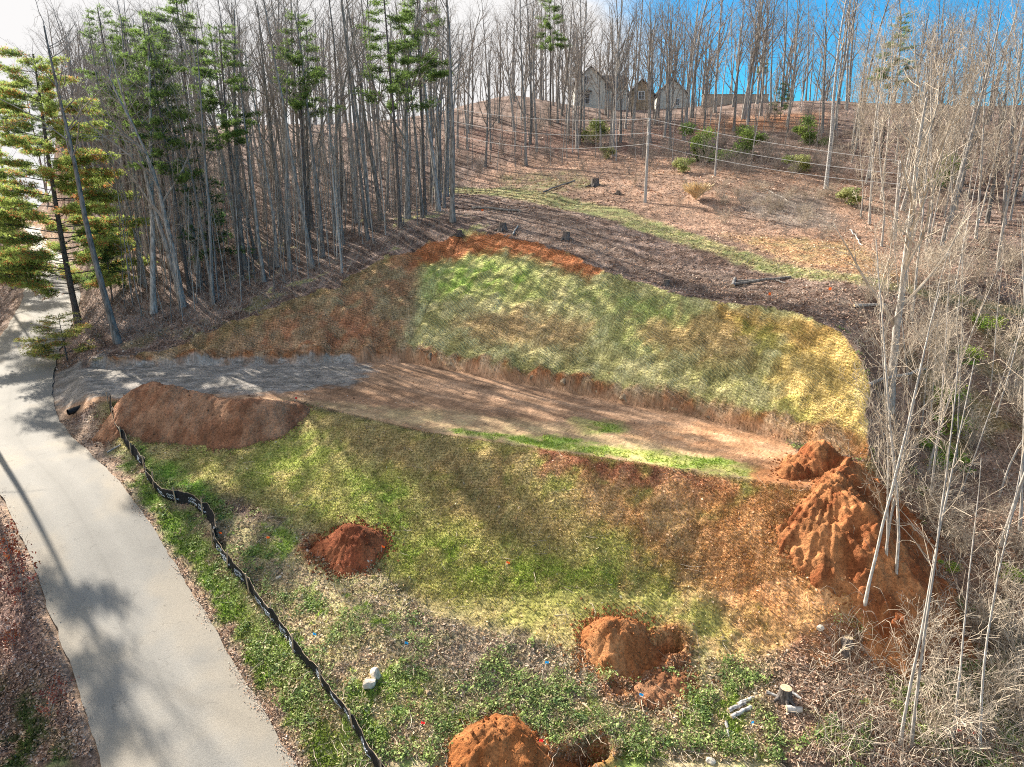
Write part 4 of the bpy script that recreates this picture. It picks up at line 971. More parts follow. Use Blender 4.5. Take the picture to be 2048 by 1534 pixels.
mesh_obj('fabric', np.concatenate([A_.reshape(-1, 3), Bk.reshape(-1, 3)]) - fo, np.concatenate([q1, q2, et]), M['fabric'], fence, smooth=True)
v, f = tubes([(A_[:, -1] - fo + (0, 0, .0), np.full(n, .011))], 4); mesh_obj('top_cord', v, f, M['stake'], fence)
for p_ in range(int(ss[-1] / PS) + 1):
    i = min(int(p_ * PS / .12), n - 1); b0 = np.array((fx[i] + nxn[i] * .06, fy[i] + nyn[i] * .06, gz[i])) - fo
    le = prs.normal(size=2) * .06
    v, f = box((0, 0, .38), (.06, .06, 1.2)); v[:, 0] += v[:, 2] * le[0]; v[:, 1] += v[:, 2] * le[1]; v[:, 2] *= (1 - .2 * far_[i])
    if fx[i] < 90: mesh_obj('stake', v + b0, f, M['stake'], fence)
# printed marks: loose white lettering repeated along the fabric
for p_ in range(3, int(ss[-1] / PS) + 1):
    for q_ in (.3, .72):
        s0 = (p_ + q_) * PS
        if s0 + .8 > ss[-1] or (p_ * 2 + int(q_ * 2)) % 5 == 4: continue
        lines = []
        for row, (hh, ln, amp_) in enumerate(((.44, .62, .07), (.26, .80, .055))):
            u_ = np.linspace(0, 1, 40); sx = s0 + u_ * ln + .03 * np.sin(u_ * 55); hv = hh + amp_ * np.sin(u_ * 42 + row) * (1 - .3 * u_)
            rr_ = []
            for a1, h1 in zip(sx, hv):
                i = a1 / .12; i0 = int(i); g = i - i0
                if i0 + 1 >= n: break
                col = h1 / .74 * 6; c0 = int(col); h = col - c0
                pt = (A_[i0, c0] * (1 - h) + A_[i0, c0 + 1] * h) * (1 - g) + (A_[i0 + 1, c0] * (1 - h) + A_[i0 + 1, c0 + 1] * h) * g
                rr_.append(pt + np.array((nxn[i0], nyn[i0], 0)) * .022)
            if len(rr_) > 4: lines.append((np.array(rr_) - fo, np.full(len(rr_), .013)))
        if lines:
            v, f = tubes(lines, 3); mesh_obj('printed_lettering', v, f, M['print'], fence)

# ------------------------------------------------------------------ small things on the ground
def lumpy(name, loc, s, seed, mat, label, cat, group=None, sub=2):
    bpy_me = bpy.data.meshes.new(name); import bmesh
    bm = bmesh.new(); bmesh.ops.create_icosphere(bm, subdivisions=sub, radius=1.0)
    rs = np.random.RandomState(seed); pl = [(rs.normal(size=3), .55 + .35 * rs.rand()) for _ in range(9)]
    if name == 'ledge_rock': pl = [(a, b * .85) for a, b in pl]
    for vt in bm.verts:
        c = np.array(vt.co)
        for nn, dd in pl:
            nn = nn / np.linalg.norm(nn); e = c @ nn
            if e > dd: c = c - nn * (e - dd)
        c = c + rs.normal(size=3) * .02; vt.co = Vector(c * np.array(s))
    bm.to_mesh(bpy_me); bm.free(); bpy_me.materials.append(M[mat])
    o = bpy.data.objects.new(name, bpy_me); COL.objects.link(o); o.location = (loc[0], loc[1], loc[2] + s[2] * .45); o.rotation_euler = (0, 0, seed)
    return tag(o, label, cat, group)
lumpy('boulder', at(738, 1372), (.36, .27, .26), 1, 'stone', 'larger blocky cream stone of the pair beside the silt fence', 'stone')
lumpy('boulder', at(752, 1352), (.30, .26, .24), 2, 'stone', 'smaller rounder cream stone of the pair beside the silt fence', 'stone')
lumpy('boulder', at(737, 1124), (.30, .17, .13), 3, 'stone', 'flat pale stone at the foot of the dark red dirt heap', 'stone')
lumpy('boulder', at(558, 1156), (.18, .14, .10), 4, 'stone', 'small pale stone in the weeds left of the dark red heap', 'stone')
lumpy('boulder', at(856, 1388), (.12, .11, .10), 5, 'rock_brown', 'small tan stone right of the cream stone pair', 'stone')
lumpy('boulder', at(1420, 1524), (.20, .14, .12), 6, 'stone', 'white rock at the bottom edge below the birch logs', 'stone')
lumpy('boulder', at(1640, 1258), (.22, .16, .12), 7, 'stone', 'pale stone beside the two cut stumps at the lower right', 'stone')
lrs = np.random.RandomState(77)
LEDGE = [(x_ + 9 * math.sin(x_), y_) for x_, y_ in [(828, 716), (850, 722), (880, 727), (893, 735), (965, 742), (982, 747), (1008, 756), (1042, 760), (1072, 764), (1105, 768), (1135, 776), (1158, 782), (1190, 790), (1212, 796), (1245, 803), (1262, 808), (1300, 818), (1345, 826), (1420, 842), (1480, 852), (1540, 866), (1590, 882)] if x_ not in (828, 880, 1042, 1105, 1158, 1212, 1300, 1480, 1590)]
for i, q in enumerate(LEDGE):
    p = at(*q); s = .16 + .34 * lrs.rand()
    pos = 'left end' if i < 6 else ('middle' if i < 15 else 'right end')
    lumpy('ledge_rock', p + np.array((0, .3, .05)), (s * 1.3, s * .7, s * (.7 + .4 * lrs.rand())), 30 + i, 'rock_brown', 'brown rock jutting from the eroded foot of the cut bank, %s' % pos, 'rock', 'rocks along the foot of the cut bank, %s' % pos)
def stump(px, py, r, h, label, mat='bark_pine', roots=5):
    p = at(px, py); rs = np.random.RandomState(px); e = empty('tree_stump', p)
    v, f = tubes([(np.array([(0, 0, -.15), (0, 0, .05), (.02, 0, h * .5), (.03, .01, h)]), np.array((r * 1.5, r * 1.25, r, r * .95)))] , 12)
    L = [(v, f)]
    for k_ in range(roots if roots else 0):
        a = k_ * 6.28 / roots + rs.rand(); dd = np.array((math.cos(a), math.sin(a), 0))
        L.append(tubes([(np.array([dd * r * .5 + (0, 0, .2), dd * r * 1.6 + (0, 0, .04), dd * r * 2.6 + (0, 0, -.12)]), np.array((r * .4, r * .25, r * .1)))], 6))
    v, f = join(*L); mesh_obj('trunk', v, f, M[mat], e, smooth=True)
    v, f = tubes([(np.array([(.03, .01, h - .004), (.03, .01, h + .006)]), np.array((r * .93, .004)))], 12); mesh_obj('cut_face', v, f, M['cut_wood'], e)
    tag(e, label, 'stump')
stump(1005, 460, .38, .75, 'dark stump at the top of the cut bank, middle of the three')
stump(918, 470, .30, .5, 'small dark stump above the left end of the red clay crest')
stump(1132, 478, .35, .7, 'dark stump on the leafy shelf right of the red clay crest')
stump(1190, 372, .5, .9, 'large dark uprooted looking stump left of the lone utility pole')
stump(1236, 388, .25, .4, 'little dark stump between the large stump and the lone pole')
stump(1332, 572, .22, .5, 'thin grey stump just above the cut bank, left of the crossed logs')
stump(1694, 1284, .20, .22, 'upper of two pale sawn stumps at the lower right', roots=0)
stump(1690, 1304, .17, .18, 'lower of two pale sawn stumps at the lower right', roots=0)
stump(1568, 1398, .24, .5, 'grey cut stump with birch logs lying around it')
def log(pa, pb_, r, label, mat='bark', name='fallen_log', lift=.0, group=None, cut=True):
    a, b = at(*pa), at(*pb_); n = 8; t = np.linspace(0, 1, n)[:, None]; p = a * (1 - t) + b * t
    L = np.linalg.norm(b - a); rs = np.random.RandomState(int(pa[0])); p[1:-1] += rs.normal(size=(n - 2, 3)) * L * .012
    p[:, 2] = np.maximum(p[:, 2], Hgrid(p[:, 0], p[:, 1])) + r * .7 + lift
    p0 = p[0].copy(); q = p - p0; e = empty(name, p0)
    v, f = tubes([(q, np.linspace(r, r * .75, n))], 9); mesh_obj('bark', v, f, M[mat], e, smooth=True)
    if cut:
        for k, s in ((0, -1), (-1, 1)):
            d = (q[1] - q[0]) if k == 0 else (q[-2] - q[-1]); d /= np.linalg.norm(d); rr = r if k == 0 else r * .75
            v, f = tubes([(np.array([q[k], q[k] - d * .01]), np.array((rr * .99, .003)))], 9); mesh_obj('cut_end', v, f, M['cut_wood'], e)
    tag(e, label, 'log', group)
log((1462, 572), (1582, 556), .13, 'long grey log lying on the leafy shelf above the cut bank')
log((1475, 564), (1520, 562), .10, 'short dark log behind the long grey log on the shelf')
log((1545, 560), (1572, 568), .07, 'short thin log crossing the end of the long grey log')
log((1465, 575), (1470, 560), .17, 'stubby upright end of log at the left of the long grey log')
log((1738, 772), (1850, 740), .10, 'curved dark log behind the big tree at the right')
log((1708, 614), (1770, 612), .12, 'dark log on the ground left of the right hand trees')
log((945, 418), (1040, 424), .16, 'dark mossy log at the edge of the woods below the track')
log((1025, 470), (1036, 452), .09, 'short pale broken log beside the middle stump', 'bark_light')
log((1085, 385), (1150, 362), .10, 'dark log lying beside the grassy track below the large stump')
log((1522, 375), (1575, 402), .05, 'slim pale pole lying on the rusty bank near the dry grass', 'bark_light')
log((1700, 460), (1725, 492), .06, 'slim white pole lying on the bank near the right hand trees', 'bark_birch')
log((1475, 1412), (1508, 1398), .085, 'upper birch log of the stack of three left of the grey stump', 'bark_birch')
log((1456, 1424), (1490, 1408), .085, 'middle birch log of the stack of three left of the grey stump', 'bark_birch')
log((1462, 1438), (1502, 1416), .09, 'lowest birch log of the stack of three left of the grey stump', 'bark_birch')
log((1452, 1445), (1458, 1480), .06, 'thin birch log pointing down from the stack of three', 'bark_birch')
log((1532, 1386), (1556, 1396), .07, 'birch log just left behind the grey stump', 'bark_birch')
log((1578, 1384), (1602, 1400), .07, 'birch log just right behind the grey stump', 'bark_birch')
log((1572, 1422), (1604, 1424), .14, 'thick pale split log right below the grey stump', 'bark_light')
log((1165, 1408), (1198, 1440), .045, 'pale peeled stick in the weeds right of the bottom dirt heap', 'cut_wood')
log((1306, 1378), (1332, 1364), .06, 'tan broken branch on the near side of the long trench', 'cut_wood')
log((214, 906), (242, 890), .055, 'white birch branch between the road and the silt fence', 'bark_birch')
log((598, 770), (630, 778), .04, 'pale curved branch lying on the gravel driveway', 'bark_light')
log((1765, 872), (1780, 866), .05, 'short pale stick right of the base of the big tree', 'bark_light')
# culvert pipe
c0 = at(150, 824)
cv_ = empty('culvert_pipe', c0); d_ = np.array((.50, .80, .12)); d_ /= np.linalg.norm(d_)
ring = [(np.array([d_ * s for s in np.linspace(-.45, 2.0, 16)]) + (0, 0, .14), .20 + .012 * (np.arange(16) % 2))]
v, f = tubes(ring, 16); mesh_obj('barrel', v, f, M['plastic_black'], cv_, smooth=True)
v, f = tubes([(np.array([d_ * s for s in (-.46, 1.9)]) + (0, 0, .14), np.array((.175, .175)))], 16); mesh_obj('bore', v, f[:, ::-1], M['plastic_black'], cv_)
tag(cv_, 'black corrugated drain pipe poking out under the driveway edge', 'pipe')
# survey flags
def flag(px, py, col, label, h=.45, s=.14):
    p = at(px, py); e = empty('marker_flag', p); rs = np.random.RandomState(px)
    v, f = tubes([(np.array([(0, 0, -.1), (.01, 0, h * .5), (.02, .01, h)]), np.full(3, .006))], 4); mesh_obj('wire', v, f, M['wire'], e)
    a = rs.rand() * .8 - .2; g = np.linspace(0, 1, 5); top = [(.02 + s * t * math.cos(a), s * t * math.sin(a) + .02 * math.sin(t * 6), h - .01 * t) for t in g]; bot = [(x_, y_ + .01, z_ - s * .75) for x_, y_, z_ in top]
    V_ = np.array(top + bot); F_ = [(i, i + 1, i + 6, i + 5) for i in range(4)]; mesh_obj('pennant', V_, F_, M['flag_' + col], e)
    tag(e, label, 'flag')
for px, py, c, lb_ in ((438, 1078, 'orange', 'orange marker flag right beside the bend of the silt fence'), (533, 1088, 'orange', 'orange marker flag in the weeds between silt fence and the first hole'), (763, 1106, 'orange', 'orange marker flag at the right foot of the dark red heap'),
        (1012, 1138, 'orange', 'orange marker flag in the middle of the green fill slope'), (809, 1300, 'blue', 'blue marker flag in the weeds up from the cream stones'), (1089, 1340, 'blue', 'blue marker flag between the two orange heaps'), (1277, 1404, 'blue', 'blue marker flag just below the long trench'),
        (1500, 1462, 'blue', 'blue marker flag below the stack of birch logs'), (626, 1282, 'blue', 'teal blue marker flag close to the silt fence'), (841, 1462, 'red', 'red marker flag left of the bottom dirt heap'), (1077, 1498, 'red', 'red marker flag at the right foot of the bottom dirt heap'),
        (1942, 1482, 'red', 'larger red marker flag in the brush at the lower right corner'), (1910, 1476, 'red', 'smaller red marker flag in the brush at the lower right corner'), (962, 430, 'orange', 'orange stake flag at the edge of the woods by the mossy log'),
        (590, 806, 'red', 'red flag lying where the tan dirt ridge meets the pad'), (1535, 602, 'orange', 'orange flag on the shelf below the crossed logs'), (1655, 592, 'orange', 'orange flag on the shelf right of the crossed logs')):
    flag(px, py, c, lb_, s=.26 if py < 700 else .15, h=.6 if py < 700 else .4)

# ------------------------------------------------------------------ trees
rt = np.random.RandomState(1234)
POLEL = [tree_proto('pale_sapling', CFG_POLE, 440 + i, 11, .06, M['bark_light'], M['twig_light'], sides=(6, 4, 3)) for i in range(4)]
def in_poly(x, y, poly):
    c = False; n = len(poly)
    for i in range(n):
        p, q = poly[i], poly[(i + 1) % n]
        if (p[1] > y) != (q[1] > y) and x < (q[0] - p[0]) * (y - p[1]) / (q[1] - p[1]) + p[0]: c = not c
    return c
TREES_XY = []
def pick(poly, n, mind=1.2):
    xs, ys = [p[0] for p in poly], [p[1] for p in poly]; out = []; tries = 0
    while len(out) < n and tries < n * 30:
        m = 200; tries += m
        a = rt.uniform(min(xs), max(xs), m); b = rt.uniform(min(ys), max(ys), m)
        ok = np.array([in_poly(u, v, poly) for u, v in zip(a, b)])
        if not ok.any(): continue
        a, b = a[ok], b[ok]
        if len(a) < 2: continue
        g = at(a, b)
        for u, v, w in zip(a, b, g):
            if len(out) >= n or np.isnan(w[0]): continue
            if all((w[0] - q[0]) ** 2 + (w[1] - q[1]) ** 2 > mind ** 2 for q in TREES_XY) and not blocked(w[0], w[1]):
                TREES_XY.append(w[:2]); out.append((u, v, w))
    return out
def blocked(x, y):
    d = seg_dist(np.array([x]), np.array([y]), ROAD[::4])[0][0]
    return d < 3.6 or (-33 < x < 17 and float(Hgrid(x, y, PADM)) > .5)
PADM = ((is_cut | is_fill | (pw > .3)) & (fd < 9)).astype(float)
G_ = {'woodL': 'tall bare trees of the dense woods behind the left half of the bank',
      'poleL': 'thin bare trees filling the dense woods on the left'}
def rt_words(u, v, s, thin=False):
    a = 'behind the slender saplings' if v > 1000 else 'beside the bright green shrubs' if v > 700 else 'above the green shrubs' if v > 520 else 'by the track end' if v > 400 else 'near the ridge'
    b = 'left' if u < 1860 else 'middle' if u < 1970 else 'far right'
    return '%s %s, %s' % ('tall' if s > .95 else 'middling' if s > .75 else 'short', b, a)
def where_l(px):
    return 'left' if px < 380 else ('middle' if px < 640 else 'right')
WOODS = [(250, 600), (320, 655), (430, 615), (560, 580), (700, 500), (800, 452), (890, 425), (915, 330), (900, 270), (700, 280), (500, 285), (250, 290), (150, 330), (140, 430), (200, 520)]
def sfx(k, px, v):
    d = 'front edge' if v > 470 else ('midst' if v > 360 else 'far rise')
    return '%s, %s part, %s' % (k, where_l(px), d), d
def tree_words(u, v, s, tl, thin=False):
    a = 'behind the white pine' if u < 300 else 'above the driveway mouth' if u < 420 else 'above the gravel driveway' if u < 560 else 'above the dark bank wing' if u < 700 else 'near the red clay crest'
    b = 'at the front edge' if v > 520 else 'a few rows in' if v > 440 else 'deep inside' if v > 360 else 'high on the far rise'
    c = ('thin ' if thin else 'tall ') + ('stout' if s > 1.02 else 'medium' if s > .85 else 'slight'); d = 'leaning left' if tl < -.02 else 'leaning right' if tl > .02 else 'upright'
    return '%s %s tree %s, %s' % (c, d, b, a)
for i, (u, v, w) in enumerate(pick(WOODS, 150, 1.3)):
    s = rt.uniform(.75, 1.15); pr = TALL[rt.randint(5)] if rt.rand() < .85 else FORK[rt.randint(4)]
    lab, d = sfx('tall grey bare tree in the dense left woods', u, v)
    tl = rt.normal() * .03; place(pr, w, s * rt.uniform(.8, 1.25), s, rt.rand() * 6.28, (tl, rt.normal() * .02), tree_words(u, v, s, tl), 'tree', 'tall trees of the left woods')
WOODF = [(250, 620), (330, 660), (430, 620), (560, 585), (700, 520), (800, 470), (890, 440), (900, 380), (700, 400), (400, 430), (230, 460)]
for i, (u, v, w) in enumerate(pick(WOODF, 215, .6)):
    s = rt.uniform(.6, 1.25); lab, d = sfx('thin bare pole tree in the dense left woods', u, v)
    tl = rt.normal() * .05; place(POLE[rt.randint(5)] if rt.rand() < .7 else POLEL[rt.randint(4)], w, s * .8, s, rt.rand() * 6.28, (tl, rt.normal() * .05), tree_words(u, v, s, tl, True), 'tree', 'thin trees of the left woods')
# beyond the crest
for i in range(195):
    x = rt.uniform(-95, 75) if i < 130 else rt.uniform(20, 110); y = rt.uniform(142, 200); z = float(Hgrid(x, y)); s = rt.uniform(.8, 1.2)
    if 10 < x < 44 and y < 168: continue
    place(TALL[rt.randint(5)] if rt.rand() < .45 else FORK[rt.randint(4)], (x, y, z), s, s, rt.rand() * 6.28, (rt.normal() * .02, rt.normal() * .02), '%s bare tree on the skyline, %s' % ('taller' if s > 1 else 'shorter', ['behind the white pine', 'above the driveway', 'above the dark bank wing', 'left of the hill hump', 'over the hill hump', 'behind the farmhouse', 'over the tan wall', 'in the blue sky'][min(7, max(0, int((x / y + .75) / .17)))]), 'tree', 'bare trees on the skyline')
# beside the far road on the left
for i, (u, v, w) in enumerate(pick([(-80, 600), (30, 520), (50, 425), (-80, 430)], 14, 1.8) + pick([(120, 470), (150, 300), (260, 290), (240, 460)], 22, 1.3)):
    s = rt.uniform(.75, 1.1); tl = rt.normal() * .03
    place(TALL[rt.randint(5)] if rt.rand() < .7 else FORK[rt.randint(4)], w, s, s, rt.rand() * 6.28, (tl, 0), '%s tree %s, %s' % ('tall' if s > .92 else 'lower', 'left of the far road behind the white pine' if u < 60 else 'right of the far road at the woods edge', 'leaning left' if tl < -.02 else 'leaning right' if tl > .02 else 'upright'), 'tree', 'trees beside the far road')
for i, (u, v, w) in enumerate(pick([(960, 350), (1200, 320), (1400, 330), (1690, 370), (1740, 500), (1500, 460), (1250, 410), (1060, 375)], 44, 1.0)):
    s = rt.uniform(.35, .8)
    place(BRUSH[rt.randint(4)] if rt.rand() < .6 else BRUSHL[rt.randint(4)], w, s, s * .8, rt.rand() * 6.28, (0, 0), '%s bramble on the rusty bank, %s, %s' % ('bigger' if s > .58 else 'small', 'upper' if v < 370 else 'middle' if v < 430 else 'lower', 'left of the lone pole' if u < 1290 else 'right of the lone pole' if u < 1500 else 'towards the pale tall trunk'), 'shrub', 'brambles on the rusty bank')
# centre hillside
for i, (u, v, w) in enumerate(pick([(900, 215), (1150, 210), (1200, 225), (1390, 225), (1380, 300), (1200, 310), (900, 350)], 46, 2.0)):
    s = rt.uniform(.8, 1.1); place((FORK if rt.rand() < .45 else TALL)[rt.randint(4)], w, s, s, rt.rand() * 6.28, (rt.normal() * .03, rt.normal() * .02), '%s bare tree on the leafy hill, %s, %s' % ('tall' if s > .95 else 'lower', 'up at the crest' if v < 245 else 'halfway up' if v < 285 else 'low down', 'left of the big hollow' if u < 1000 else 'left of the farmhouse' if u < 1150 else 'before the farmhouse gable' if u < 1260 else 'before the farmhouse'), 'tree', 'bare trees of the leafy hill')
for i, (u, v, w) in enumerate(pick([(900, 215), (1700, 205), (1720, 340), (1400, 350), (1200, 325), (900, 360)], 105, .8)):
    s = rt.uniform(.6, 1.1); place(POLE[rt.randint(5)], w, s, s, rt.rand() * 6.28, (rt.normal() * .05, rt.normal() * .05), '%s thin sapling on the hill, %s, %s' % ('tall' if s > .85 else 'short', 'near the crest' if v < 250 else 'midway' if v < 300 else 'low down', 'left of the farmhouse' if u < 1140 else 'below the farmhouse' if u < 1380 else 'below the tan wall' if u < 1540 else 'under the blue sky'), 'tree', 'thin hillside saplings')
for i, (u, v, w) in enumerate(pick([(1400, 215), (1700, 205), (1700, 300), (1420, 290)], 14, 2.5)):
    s = rt.uniform(.85, 1.15); place(FORK[rt.randint(4)] if rt.rand() < .6 else TALL[rt.randint(5)], w, s, s, rt.rand() * 6.28, (rt.normal() * .03, 0), '%s bare tree against the blue sky, %s' % ('tall' if s > 1 else 'lower', 'before the tan wall' if u < 1540 else 'right of the tan wall' if u < 1620 else 'where the ridge drops right'), 'tree', 'bare trees against the blue sky')
for i, (u, v, w) in enumerate(pick([(1140, 224), (1410, 222), (1410, 262), (1140, 268)], 26, .9)):
    s = rt.uniform(.6, .95); place((FORK[rt.randint(4)] if rt.rand() < .5 else POLEL[rt.randint(4)]), w, s * .8, s, rt.rand() * 6.28, (rt.normal() * .05, 0), '%s tree screening the farmhouse, %s' % ('taller' if s > .78 else 'shorter', 'before the left gable' if u < 1225 else 'before the middle' if u < 1320 else 'before the right end'), 'tree', 'trees screening the farmhouse')
# named trunks
def single(pr, px, py, s, sz, label, rz=0.0, tilt=(0, 0), cat='tree', mats=None, group=None):
    w = at(px, py); TREES_XY.append(w[:2]); o = place(pr, w, s, sz, rz, tilt, label, cat, group)
    if mats:
        for c in o.children:
            c.data = c.data.copy(); c.data.materials[0] = M[mats[0] if c.name.startswith('trunk') else mats[1]]
    return o
single(TALL[0], 236, 686, 1.45, 1.15, 'thick grey trunk at the lower left corner of the woods, above the driveway', tilt=(-.02, 0))
single(TALL[1], 905, 442, 1.35, 1.1, 'stout grey trunk at the right front corner of the dense woods', 1.0, (-.06, 0))
single(TALL[2], 684, 545, .55, .75, 'white speckled birch like trunk at the front edge of the woods', 2.0, (-.01, 0), mats=('bark_birch', 'twig'))
single(FORK[0], 1052, 330, .95, 1.2, 'tall straight tree left of the dark hollow on the hillside', 1.0)
single(FORK[1], 1227, 312, 1.0, 1.15, 'dark broad crowned tree in front of the farmhouse gable', 2.0)
single(FORK[2], 1487, 238, 1.5, 1.3, 'heavy forked grey trunk in front of the tan wall', 3.1)
single(FORK[3], 1383, 235, 1.2, 1.25, 'grey trunk between the farmhouse and the tan wall', .5)
single(TALL[3], 1430, 352, .55, .85, 'slim straight pale trunk among the evergreen bushes', 2.2, mats=('bark_birch', 'twig_light'))
single(TALL[4], 1652, 378, 1.1, 1.1, 'tall bright pale trunk leaning right at the edge of the right hand woods', 1.4, (.05, 0), mats=('bark_birch', 'twig_light'))
single(TALL[0], 1232, 322, .4, .7, 'slim pale sapling just left of the lone utility pole', 1.1, mats=('bark_birch', 'twig_light'))
single(TALL[2], 1145, 305, .35, .65, 'slim pale sapling near the round yellow green bush', .4, mats=('bark_birch', 'twig_light'))
# pines
for px, py, k, s in ((272, 505, 0, 1.0), (305, 520, 1, .95), (345, 560, 2, .95), (380, 590, 0, .9), (485, 560, 1, .9), (620, 520, 2, .9), (800, 455, 0, 1.0), (850, 430, 1, .95), (30, 480, 2, 1.05), (100, 430, 0, 1.1), (410, 460, 2, 1.1), (1100, 250, 1, .9), (1520, 205, 2, .35), (1760, 330, 1, .7)):
    w = at(px, py)
    if np.isnan(w[0]): continue
    if blocked(w[0], w[1]): w[0] -= 0; 
    place(PINE[k], w, s, s, rt.rand() * 6, (rt.normal() * .02, 0), {1520: 'small dark evergreen behind the right end of the tan wall', 1760: 'green pine half hidden in the pale twigs on the right', 1100: 'green pine on the hill crest left of the farmhouse'}.get(px, ('green tufted pine of the left woods, ' + {272: 'furthest left, behind the thick corner trunk', 305: 'second from the left', 345: 'third from the left', 380: 'lowest on the slope above the gravel driveway', 485: 'above the dark bank wing', 620: 'in the middle of the front edge', 800: 'near the red clay crest', 850: 'rightmost, beside the stout corner trunk', 30: 'at the extreme left edge', 100: 'behind the white pine', 410: 'deep in, above the driveway'}.get(px, ''))), 'pine tree', None if px > 1000 else 'tall pines among the left woods')
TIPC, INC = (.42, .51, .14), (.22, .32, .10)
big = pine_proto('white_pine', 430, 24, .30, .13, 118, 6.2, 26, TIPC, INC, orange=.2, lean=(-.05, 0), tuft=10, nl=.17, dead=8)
w = at(158, 650); place(big, w, 1, 1, 0, (0, 0), 'broad white pine with yellow green and orange needles at the left edge', 'pine tree'); TREES_XY.append(w[:2])
big2 = pine_proto('white_pine', 436, 22, .22, .12, 80, 5.0, 22, (.33, .42, .10), INC, orange=.12, tuft=10, nl=.17, dead=6)
w = at(20, 575); place(big2, w + np.array((-2.5, 0, 0)), 1, 1, 1, (0, 0), 'second white pine further left, cut by the photo edge', 'pine tree')
lowp = pine_proto('young_pine', 433, 5.2, .07, .12, 30, 2.8, 26, (.46, .47, .14), (.24, .28, .09), orange=.12, tuft=10, nl=.14)
w = at(135, 722); place(lowp, w, 1, .8, 0, (0, 0), 'small yellow green pine spreading over the road edge at the driveway mouth', 'pine tree')
for (sx, sy), sc_ in (((-36.8, 44.5), 1.0), ((-34.6, 39.5), .95)):
    place(PINE[0], (sx, sy, float(Hgrid(sx, sy))), sc_, sc_, 1, (0, 0), 'pine left of the road just outside the photo whose crown shades the asphalt', 'pine tree', 'pines shading the road')
for i, (sx, sy, pr_, sc_) in enumerate(((-25.5, 27, TALL[0], .75), (-28, 31.5, TALL[1], .8), (-24.5, 23, TALL[2], .7), (-38.5, 48, TALL[3], 1.0), (-29.5, 26.5, PINE[1], .55), (-27.5, 20.5, PINE[2], .5))):
    place(pr_, (sx, sy, float(Hgrid(sx, sy))), sc_, sc_, i, (0, 0), 'tree left of the road just outside the photo whose shadow crosses the asphalt', 'tree', 'trees shading the road')
yp = pine_proto('young_pine', 434, 6, .07, .2, 22, 1.6, 11, (.10, .19, .06), DGR, tuft=10, nl=.2)
for px, py, s, lb_ in ((425, 560, 1.7, 'hazy green young pine inside the left woods'), (225, 600, 1.2, 'young green pine behind the thick left trunk'), (1560, 240, 1.0, 'young dark evergreen at the right end of the tan wall')):
    place(yp, at(px, py), s, s, rt.rand() * 6, (0, 0), lb_, 'pine tree')
# right hand trees
def pale(pr, px, py, s, sz, label, tilt=(0, 0), rz=0.0, group=None): return single(pr, px, py, s, sz, label, rz, tilt, group=group)
o = single(FORK[1], 1778, 822, 1.05, .92, 'largest grey tree at the right, rising beside the bright corner of the bank', .3, (.02, 0), mats=('bark_light', 'twig_light'))
pale(POLEL[0], 1727, 1222, 1.15, 1.25, 'straight slim sapling with a yellow orange base below the big dirt pile', (.07, 0))
pale(TWG[1], 1762, 1158, .75, 1.45, 'curved pale stem in the clump beside the big dirt pile', (.06, 0), 1)
pale(TWG[2], 1772, 1172, .6, 1.3, 'thin stem leaning right in the clump beside the big dirt pile', (.12, 0), 2)
pale(TWG[3], 1790, 1200, .85, 1.6, 'tallest straight pale stem beside the big dirt pile', (.07, 0), 3)
pale(TWG[4], 1822, 640, .95, 1.4, 'pale tree just right of the largest grey tree', (.05, 0), 1)
pale(TWG[0], 1858, 1010, .7, 1.3, 'slim pale tree halfway up the right edge', (.10, 0), 4)
pale(TWG[2], 2003, 1090, 1.1, 1.6, 'stout pale trunk near the right edge of the photo', (.10, 0), 5)
pale(TWG[1], 2040, 1060, .8, 1.5, 'pale trunk cut by the right edge of the photo', (.12, 0), 2)
pale(POLEL[1], 1800, 1490, .95, 1.3, 'left of two slim saplings rising from the lower right brush', (.08, 0), 1)
pale(POLEL[2], 1822, 1495, .95, 1.35, 'right of two slim saplings rising from the lower right brush', (.09, 0), 2)
pale(POLEL[3], 1960, 1500, .8, 1.1, 'dark slim sapling in the lower right corner', (.12, 0), 3)
pale(POLEL[0], 1905, 1480, .7, 1.0, 'short slim sapling in the lower right brush', (.05, .03), 3)
RW = [(1740, 600), (1850, 560), (2120, 560), (2120, 1250), (1900, 1230), (1830, 1000), (1820, 800)]
for i, (u, v, w) in enumerate(pick(RW, 20, 1.4)):
    s = rt.uniform(.6, 1.0); place((TWG[rt.randint(5)] if rt.rand() < .55 else POLEL[rt.randint(4)]), w, s * .8, s * 1.25, rt.rand() * 6.28, (.08 + rt.normal() * .06, rt.normal() * .05), 'pale twiggy tree in thicket, ' + rt_words(u, v, s), 'tree', 'pale twiggy trees of the right thicket')
RB = [(1690, 430), (1700, 260), (2130, 230), (2130, 560), (1850, 540), (1760, 500)]
for i, (u, v, w) in enumerate(pick(RB, 78, .9)):
    s = rt.uniform(.8, 1.4); q = rt.rand(); place(TWG[rt.randint(5)] if q < .65 else (TALL[rt.randint(5)] if q < .75 else FORK[rt.randint(4)]), w, s if q < .65 else .8, s * 1.35 if q < .65 else .85, rt.rand() * 6.28, (.05 + rt.normal() * .05, rt.normal() * .04), 'pale tree of the right tangle, ' + rt_words(u, v, s / 1.25), 'tree', 'bare trees of the upper right tangle')
for i, (u, v, w) in enumerate(pick([(1700, 560), (1830, 420), (2120, 420), (2120, 1500), (1850, 1500), (1760, 1250), (1850, 1000), (1800, 700)], 48, .6)):
    s = rt.uniform(.6, 1.3); o = BRUSHL[rt.randint(4)]; d = 'upper' if v < 700 else ('middle' if v < 1100 else 'lower')
    place(o, w, s, s * .9, rt.rand() * 6.28, (0, 0), 'pale shrub in right thicket, ' + rt_words(u, v, s), 'shrub', 'pale shrubs of the right thicket')
